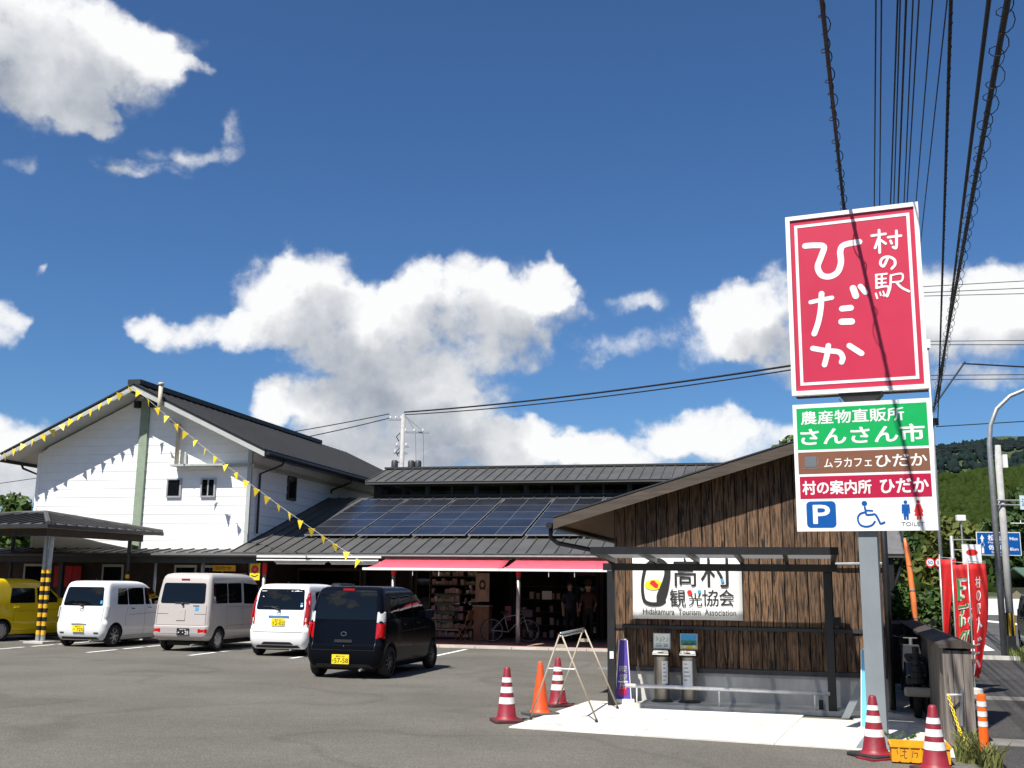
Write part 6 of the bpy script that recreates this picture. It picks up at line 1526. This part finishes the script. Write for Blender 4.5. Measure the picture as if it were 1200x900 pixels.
hill('low_hill', RAD(-52), RAD(16), 1400, 2300, lambda a: 90 + 20 * math.sin(a * 9), SOILH, FOREST_SHADED, 2200, 13, 9)
# the valley's other side, behind the camera: added to block low sky, darkening windows, paintwork and shade
hill('valley_hill', RAD(52), RAD(308), 120, 420, lambda a: 72 + 22 * math.sin(a * 3.1) + 10 * math.sin(a * 11), SOILH, FOREST, 4500, 4.6, 12)

# ================================================================== road furniture, poles, wires
def px(u, v, Y):       # point seen at photograph position u, v at depth Y
    dv = _F + R2 * ((u - 600) / FPX) + U2 * ((450 - v) / FPX); return Vector((0, 0, CAM_H)) + dv * (Y / dv.y)
t = thing('street_lamp', 'grey curved street lamp whose arm leaves the right edge', 'street lamp', Matrix.Translation((12.75, 28, 0)))
MB().tube([(0, 0, 0), (0, 0, 5.5), (.06, 0, 6.0), (.25, -.02, 6.45), (.62, -.05, 6.8), (1.2, -.1, 7.05), (1.9, -.15, 7.15)], .08, 12, rs=[.088, .066, .062, .058, .054, .05, .048]).build('pole', STEEL, t, smooth=True)
MB().box(1.85, 2.55, -.26, -.06, 7.08, 7.2).build('lamp_head', STEEL, t, bevel=.03)
t = thing('utility_pole', 'grey concrete pole with a yellow and black guard band beside the street lamp', 'utility pole', Matrix.Translation((13.05, 28.2, 0)))
MB().tube([(0, 0, 0), (0, 0, 5.5)], .10, 14, rs=[.102, .085]).build('pole', CONCP, t, smooth=True)
mb = MB()
for k in range(10):
    a0_, a1_ = 2 * math.pi * k / 10, 2 * math.pi * (k + 1) / 10; mb.use(k % 2); nn = 3
    vs = [(.107 * math.cos(a0_ + (a1_ - a0_) * i / nn), .107 * math.sin(a0_ + (a1_ - a0_) * i / nn), z) for z in (.52, 1.10) for i in range(nn + 1)]; mb.add(vs, [(i, i + 1, nn + 2 + i, nn + 1 + i) for i in range(nn)])
mb.build('guard_band', [YELLOWT, BLACKM], t)
MB().box(.12, .22, -.06, .06, 4.9, 5.25).build('meter_box', WHITE_S, t)
for z in (3.90, 4.02): MB().tube([(-.2, -.1, z), (.9, -.1, z)], .022, 6).build('sign_arm', STEEL, t)
sgn = MB().box(.42, 1.0, -.16, -.13, 3.78, 4.15).build('name_plate', mat('pale sign blue', (.55, .68, .74), .4), t); mb = MB(); text(mb, '沢', .46, .62, 3.86, 4.07, -.163, .02); text(mb, '口', .72, .92, 3.88, 4.05, -.163, .02); mb.build('lettering', BLUE_S, sgn)
for x in (.42, .57, .72, .87): MB().tube([(x, -.1, 3.42), (x, -.1, 3.5)], .012, 5).build('pin', WHITE_S, t)
MB().tube([(.15, -.1, 3.42), (1.0, -.1, 3.42)], .012, 5).build('pin_bar', WHITE_S, t)

t = thing('direction_sign', 'blue road direction sign on a grey gantry arm beyond the road', 'road sign', Matrix.Translation((31.0, 75, 0)))
MB().tube([(0, 0, 0), (0, 0, 5.4)], .13, 12).build('post', STEEL, t, smooth=True)
for z in (4.42, 5.12): MB().tube([(0, 0, z), (4.6, 0, z)], .05, 8).build('arm', STEEL, t)
bd = MB().box(1.75, 4.75, -.12, -.07, 4.12, 5.64).build('sign_board', BLUE_S, t); MB().box(1.70, 4.80, -.11, -.08, 4.07, 5.69).build('border', WHITE_S, t)
mb = MB(); text(mb, '松山', 2.5, 3.4, 5.08, 5.50, -.122, .04); text(mb, 'Matsuyama', 2.5, 3.9, 4.86, 5.02, -.122, .02); text(mb, '94km', 4.0, 4.6, 5.12, 5.35, -.122, .03); text(mb, '佐川', 2.5, 3.4, 4.45, 4.80, -.122, .04); text(mb, 'Sakawa', 2.7, 3.6, 4.22, 4.38, -.122, .02); text(mb, '8km', 4.0, 4.6, 4.40, 4.62, -.122, .03)
blob(mb, [(1.95, 5.2), (2.04, 5.2), (2.04, 5.0), (2.16, 5.0), (2.16, 5.2), (2.25, 5.2), (2.10, 5.5)], -.122); blob(mb, [(2.02, 4.2), (2.18, 4.2), (2.18, 4.6), (2.02, 4.6)], -.122); mb.build('lettering', WHITE_S, bd)
mb = MB(); mb.tube([(2.1 + .13 * math.cos(a), -.123, 4.8 + .13 * math.sin(a)) for a in [2 * math.pi * i / 16 for i in range(16)]], .012, 5, closed=True); mb.build('route_shield', WHITE_S, bd)
MB().tube([(.75, 0, 4.3), (.75, 0, 6.4)], .06, 8).build('camera_mast', STEEL, t); MB().box(.45, 1.05, -.2, .2, 6.42, 6.85).build('traffic_camera', WHITE_S, t, bevel=.05)
t = thing('speed_sign', 'pair of round red rimmed speed limit signs on a slim post', 'road sign', Matrix.Translation((29.6, 74, 0)))
MB().tube([(0, 0, 0), (0, 0, 3.9)], .04, 8).tube([(-.62, 0, 3.5), (.2, 0, 3.5)], .025, 6).build('post', STEEL, t)
RX = Matrix.Rotation(RAD(90), 4, 'X')
for x in (-.62, .0):
    d_ = MB().lathe([(.33, 0), (.33, .02)], 28, Matrix.Translation((x, -.06, 3.5)) @ RX).build('sign_disc', INKR, t); MB().lathe([(.25, .0), (.25, .006)], 28, Matrix.Translation((x, -.081, 3.5)) @ RX).build('white_face', WHITE_S, d_); mb = MB(); text(mb, '50', x - .17, x + .17, 3.37, 3.63, -.09, .05); mb.build('lettering', BLUE_S, d_)
t = thing('roadside_signboard', 'small white signboard with red print on a post behind the red flags', 'sign', Matrix.Translation((16.9, 40, 0)))
MB().tube([(.3, .05, 0), (.3, .05, 2.6)], .04, 8).build('post', STEEL, t); b_ = MB().box(0, .7, -.03, .03, 2.45, 3.35).build('board', WHITE_S, t); mb = MB(); blob(mb, ellipse(.35, 3.05, .22, .12), -.032); mb.build('red_print', INKR, b_)
t = thing('site_barrier', 'white panel barrier along the far side of the road', 'barrier', Matrix.Translation((31.2, 72, 0)) @ Matrix.Rotation(RAD(-6), 4, 'Z'))
pm_ = MB().box(.02, 1.78, -.02, .02, .06, 1.12).mesh('panel', WHITE_S); po_ = MB().box(-.03, .03, -.04, .04, 0, 1.18).mesh('post', STEEL)
for i in range(12): obj('panel', pm_, t, Matrix.Translation((i * 1.8, 0, 0))); obj('post', po_, t, Matrix.Translation((i * 1.8, .05, 0)))
t = thing('roadside_house', 'low house with grey green roof behind the white barrier', 'house', Matrix.Translation((39.5, 80, 0)))
MB().box(0, 9, 0, 6, 0, 1.9).build('wall', CREAMM, t); MB().prism([(-.6, -.7, 1.9), (9.6, -.7, 1.9), (9.6, 3, 3.3), (-.6, 3, 3.3)], (0, 0, .12)).prism([(-.6, 3.001, 3.3), (9.6, 3.001, 3.3), (9.6, 6.7, 1.9), (-.6, 6.7, 1.9)], (0, 0, .12)).build('roof', mat('grey green roofing', (.07, .12, .09), .6), t)
for x in (1, 3.5, 6.2): f = MB().box(x, x + 1.5, -.06, .0, .7, 1.7).build('window', ALU, t); MB().box(x + .08, x + 1.42, -.075, -.061, .78, 1.62).build('pane', GLASSD, f)
# white paint on the road
rl = tag(bpy.data.objects.new('road_markings', None), kind='structure'); link(rl)
def mark(pts, nm='road_mark'): o = MB().add([(p[0], p[1], 0) for p in pts], [tuple(range(len(pts)))]).build(nm, LINE, rl); o.location.z = -.007
def gpt(u, v): dv = px(u, v, 1.0) - Vector((0, 0, CAM_H)); k = -CAM_H / dv.z; return (dv.x * k, dv.y * k)
mark([gpt(1134, 763), gpt(1166, 762), gpt(1140, 747)]); mark([gpt(1150, 728), gpt(1200, 733), gpt(1200, 731), gpt(1150, 726)]); mark([gpt(1128, 752), gpt(1156, 748), gpt(1150, 743), gpt(1126, 746)])

# shed with tiled roof behind the fence
sd = thing('garden_shed', 'small dark shed with grey seamed roof behind the fence and shrubs', 'shed', frame(8.75, 23.6, 15))
MB().box(-4.2, -.35, .5, 3.6, 0, 2.35).build('wall', SHOPB, sd)
sl = .62
rf = MB().hexa([(-4.6, 0, 2.36), (0, 0, 2.36), (0, 3.2, 2.36 + 3.2 * sl), (-4.6, 3.2, 2.36 + 3.2 * sl), (-4.6, 0, 2.43), (0, 0, 2.43), (0, 3.2, 2.43 + 3.2 * sl), (-4.6, 3.2, 2.43 + 3.2 * sl)]).build('roof', ROOFM, sd)
for i in range(11): x = -4.55 + i * .41; MB().hexa([(x, -.02, 2.434), (x + .40, -.02, 2.434), (x + .40, 3.2, 2.434 + 3.22 * sl), (x, 3.2, 2.434 + 3.22 * sl), (x, -.02, 2.45), (x + .37, -.02, 2.45), (x + .37, 3.2, 2.45 + 3.22 * sl), (x, 3.2, 2.45 + 3.22 * sl)]).build('roof_panel', mat('grey roofing', (.13, .13, .13), .5, var=.12, rnd=.08), rf)
for x in (-.4, -2.2): MB().box(x, x + .12, .1, .22, 0, 2.36).build('post', BLACKM, sd)
MB().tube([(-.1, .16, 2.36), (-.16, .16, 2.05), (-.34, .16, 1.6)], .04, 6).build('brace', BLACKM, sd)
t = thing('guy_wire_guard', 'faded orange guy wire guard standing behind the fence corner', 'guard', Matrix.Translation((7.50, 19.95, 0)))
MB().tube([(0, 0, .2), (-.03, 0, 1.5), (-.10, 0, 2.45), (-.13, 0, 2.62)], .07, 10, rs=[.055, .052, .048, .02]).build('tube', GUARDO, t, smooth=True)
for z in (.65, 1.15, 1.65, 2.1): MB().lathe([(.058, z), (.058, z + .02)], 12, Matrix.Translation((-.03 - .05 * max(0, z - 1.4), 0, 0))).build('clip', STEEL, t)
MB().tube([(-.13, 0, 2.6), (-.6, 2.0, 5.6)], .008, 5).build('guy_wire', CABLE, t)
t = thing('rope_floats', 'two cream round floats hanging at the fence corner above the scooter', 'float', Matrix.Translation((7.02, 19.3, 0)))
MB().tube([(0, 0, 1.1), (0, 0, .4)], .008, 5).build('rope', CREAMM, t)
for z in (.52, .78): MB().lathe([(.02, -.09), (.09, -.05), (.10, .02), (.06, .08), (.015, .10)], 14, Matrix.Translation((0, 0, z))).build('float', CREAMM, t, smooth=True)

# poles
def big_pole(label, x, y, h, r, arms, name='utility_pole'):
    t = thing(name, label, 'utility pole', Matrix.Translation((x, y, 0)))
    MB().tube([(0, 0, 0), (0, 0, h)], r, 14, rs=[r * 1.2, r * .8]).build('pole', CONCP, t, smooth=True)
    for (x0, x1, z) in arms:
        MB().box(x0, x1, -.05, .05, z - .05, z + .05).build('cross_arm', STEEL, t)
        for k in range(3): xx = x0 + (x1 - x0) * (k + .3) / 3; MB().lathe([(.05, 0), (.07, .04), (.04, .06), (.06, .12), (.02, .16)], 10, Matrix.Translation((xx, 0, z + .05))).build('insulator', WHITE_S, t)
    return t
fp = big_pole('concrete utility pole with transformer rising behind the shop roof', -6.42, 62, 11.5, .15, [(-.85, .1, 11.2), (0, 1.55, 10.45), (-.4, .4, 9.6), (-.5, .3, 9.2)])
for x in (-.42, .55, .95): MB().lathe([(.18, 7.8), (.2, 7.85), (.2, 8.7), (.15, 8.78)], 14, Matrix.Translation((x, 0, 0))).build('transformer', DARKM, fp, smooth=True)
for z in (8.2, 9.0, 9.9): MB().tube([(-.2, -.1, z), (-.35, -.15, z + .25), (-.15, -.1, z + .5)], .03, 5).build('cable_loop', CABLE, fp)
for a in (.75, 1.2): MB().tube([(.15, 0, 11.4), (a, 0, 10.5), (a + .1, 0, 8.2)], .012, 4).build('stay_wire', WIREG, fp)
p1 = big_pole('utility pole hidden behind the village sign that carries the road wires', 13.85, 40, 11.2, .16, [(-1.2, 1.2, 9.9), (-1.2, 1.2, 9.3)])
p2 = thing('utility_pole', 'slim grey pole just right of the information board carrying thick cables', 'utility pole', Matrix.Translation((18.1, 45, 0)))
MB().tube([(0, 0, 0), (0, 0, 12)], .07, 10, rs=[.085, .055]).build('pole', STEEL, p2, smooth=True); MB().box(-.1, .1, -.1, .1, 12, 12.4).build('cap_box', WHITE_S, p2); MB().lathe([(.13, 0), (.13, .3)], 12, Matrix.Translation((.1, -.1, 8.6))).build('cable_box', BLACKM, p2)

def wire(label, pts, r, group=None, sag=0., helix=None, m=CABLE, n=40):
    t = thing('overhead_wire', label, 'wire', None, group)
    a, b = Vector(pts[0]), Vector(pts[1]); P = [a.lerp(b, i / n) - Vector((0, 0, sag * 4 * (i / n) * (1 - i / n))) for i in range(n + 1)]
    MB().tube(P, r, 7).build('cable', m, t, smooth=True)
    if helix:
        hr_, pitch = helix; L = (b - a).length; k = int(L / pitch * 10); d_ = (b - a).normalized(); s1 = d_.orthogonal().normalized(); s2 = d_.cross(s1); H = []
        for i in range(k + 1):
            f_ = i / k; c = a.lerp(b, f_) - Vector((0, 0, sag * 4 * f_ * (1 - f_))); an = 2 * math.pi * i / 10; rr = hr_ * (.7 + .3 * math.sin(i * .37)); H.append(c + s1 * rr * math.cos(an) + s2 * rr * math.sin(an) - Vector((0, 0, hr_ * .4)))
        MB().tube(H, .006, 4).build('spiral_hanger', m, t)
    return t
def road_wire(label, far, top, z, r, group=None, helix=None, ext=1.45):
    dv = px(top[0], top[1], 1.0) - Vector((0, 0, CAM_H)); k = (z - CAM_H) / dv.z; near = Vector((0, 0, CAM_H)) + dv * k; far = Vector(far)
    return wire(label, (far, far + (near - far) * ext), r, group, 0., helix)
G1 = 'thin wires over the road behind the village sign'
for i, (xt, fx, fz, rr) in enumerate(((1026.5, 1023, 440, .010), (1033, 1029, 440, .010), (1052, 1036, 455, .012), (1055, 1041, 445, .010), (1062, 1044, 450, .014), (1070, 1050, 450, .010), (1077, 1051, 440, .010), (1093, 1056, 450, .009), (1110, 1060, 455, .009))):
    road_wire('%s of the thin wires running down behind the red village sign' % ('leftmost', 'second from left', 'third from left', 'fourth from left', 'middle one', 'fourth from right', 'third from right', 'second from right', 'rightmost')[i], px(fx, fz, 40), (xt, 0), 8.0 + .15 * (i % 3), rr, G1)
road_wire('thick cable with spiral wrapping left of the village sign that shades its face', px(1014, 480, 40), (963, 0), 6.5, .021, None, (.055, .35))
road_wire('twisted black cable dropping just right of the village sign', px(1099, 492, 45), (1114.5, 0), 8.0, .022, None, (.022, .12))
road_wire('smooth thick black cable between the twisted and the looped cables', px(1100, 470, 45), (1159, 0), 7.6, .026)
road_wire('thickest black cable with loose wire loops, farthest right', px(1094, 482, 45), (1181, 0), 7.4, .034, None, (.11, .45))
wire('short heavy cable crossing to the right edge at mid height', (px(1128, 426, 45), px(1330, 437, 45)), .035)
t = wire('black drop cable bending from the thick cables to the slim pole', (px(1131, 424, 45), px(1093, 478, 45)), .04)
G2 = 'thin wires crossing the sky at the right edge'
for i, (u0, v0, u1, v1) in enumerate(((1080, 336, 1330, 322), (1080, 343, 1330, 332), (1080, 347, 1330, 341), (1080, 400, 1330, 398), (1080, 404, 1330, 404), (1080, 440, 1330, 438), (1080, 445, 1330, 443))):
    wire('%s of the thin wires crossing horizontally right of the red sign' % ('topmost', 'second from top', 'third from top', 'middle one', 'third from bottom', 'second from bottom', 'lowest')[i], (px(u0, v0, 60), px(u1, v1, 60)), .022, G2)
for (u0, v0, u1, v1, lab) in ((1097, 500, 1330, 486, 'sagging wire from the slim pole to the right, above the hill'), (1094, 526, 1330, 505, 'wire crossing just below the far hill top'), (1094, 529, 1330, 515, 'lowest wire crossing the far hill')):
    wire(lab, (px(u0, v0, 45), px(u1, v1, 45)), .022)
G3 = 'wires from the pole behind the shop'
wire('upper wire from the pole behind the shop to the village sign', (px(474, 483, 62), Vector((13.6, 40, 10.6))), .045, G3, .25)
wire('lower wire from the pole behind the shop to the village sign', (px(474, 486, 62), Vector((13.6, 40, 10.45))), .03, G3, .32)
wire('upper left wire from the pole behind the shop to the white gable', (px(456, 485, 62), px(250, 520, 66)), .03, G3, .1)
wire('lower left wire from the pole behind the shop to the white gable', (px(456, 490, 62), px(250, 531, 66)), .03, G3, .15)
wire('thin wire sloping at the left edge above the dark trees', (px(-60, 575, 60), px(80, 555, 60)), .02)
# a car at the right edge of the road
src = [o for o in COL.objects if o.get('label', '').startswith('blue black kei')][0]
c = copy_tree(src); c.matrix_world = heading(15.0, 30.3, 200); c['label'] = 'dark car on the road cut by the right picture edge'; c['group'] = 'cars on the road'
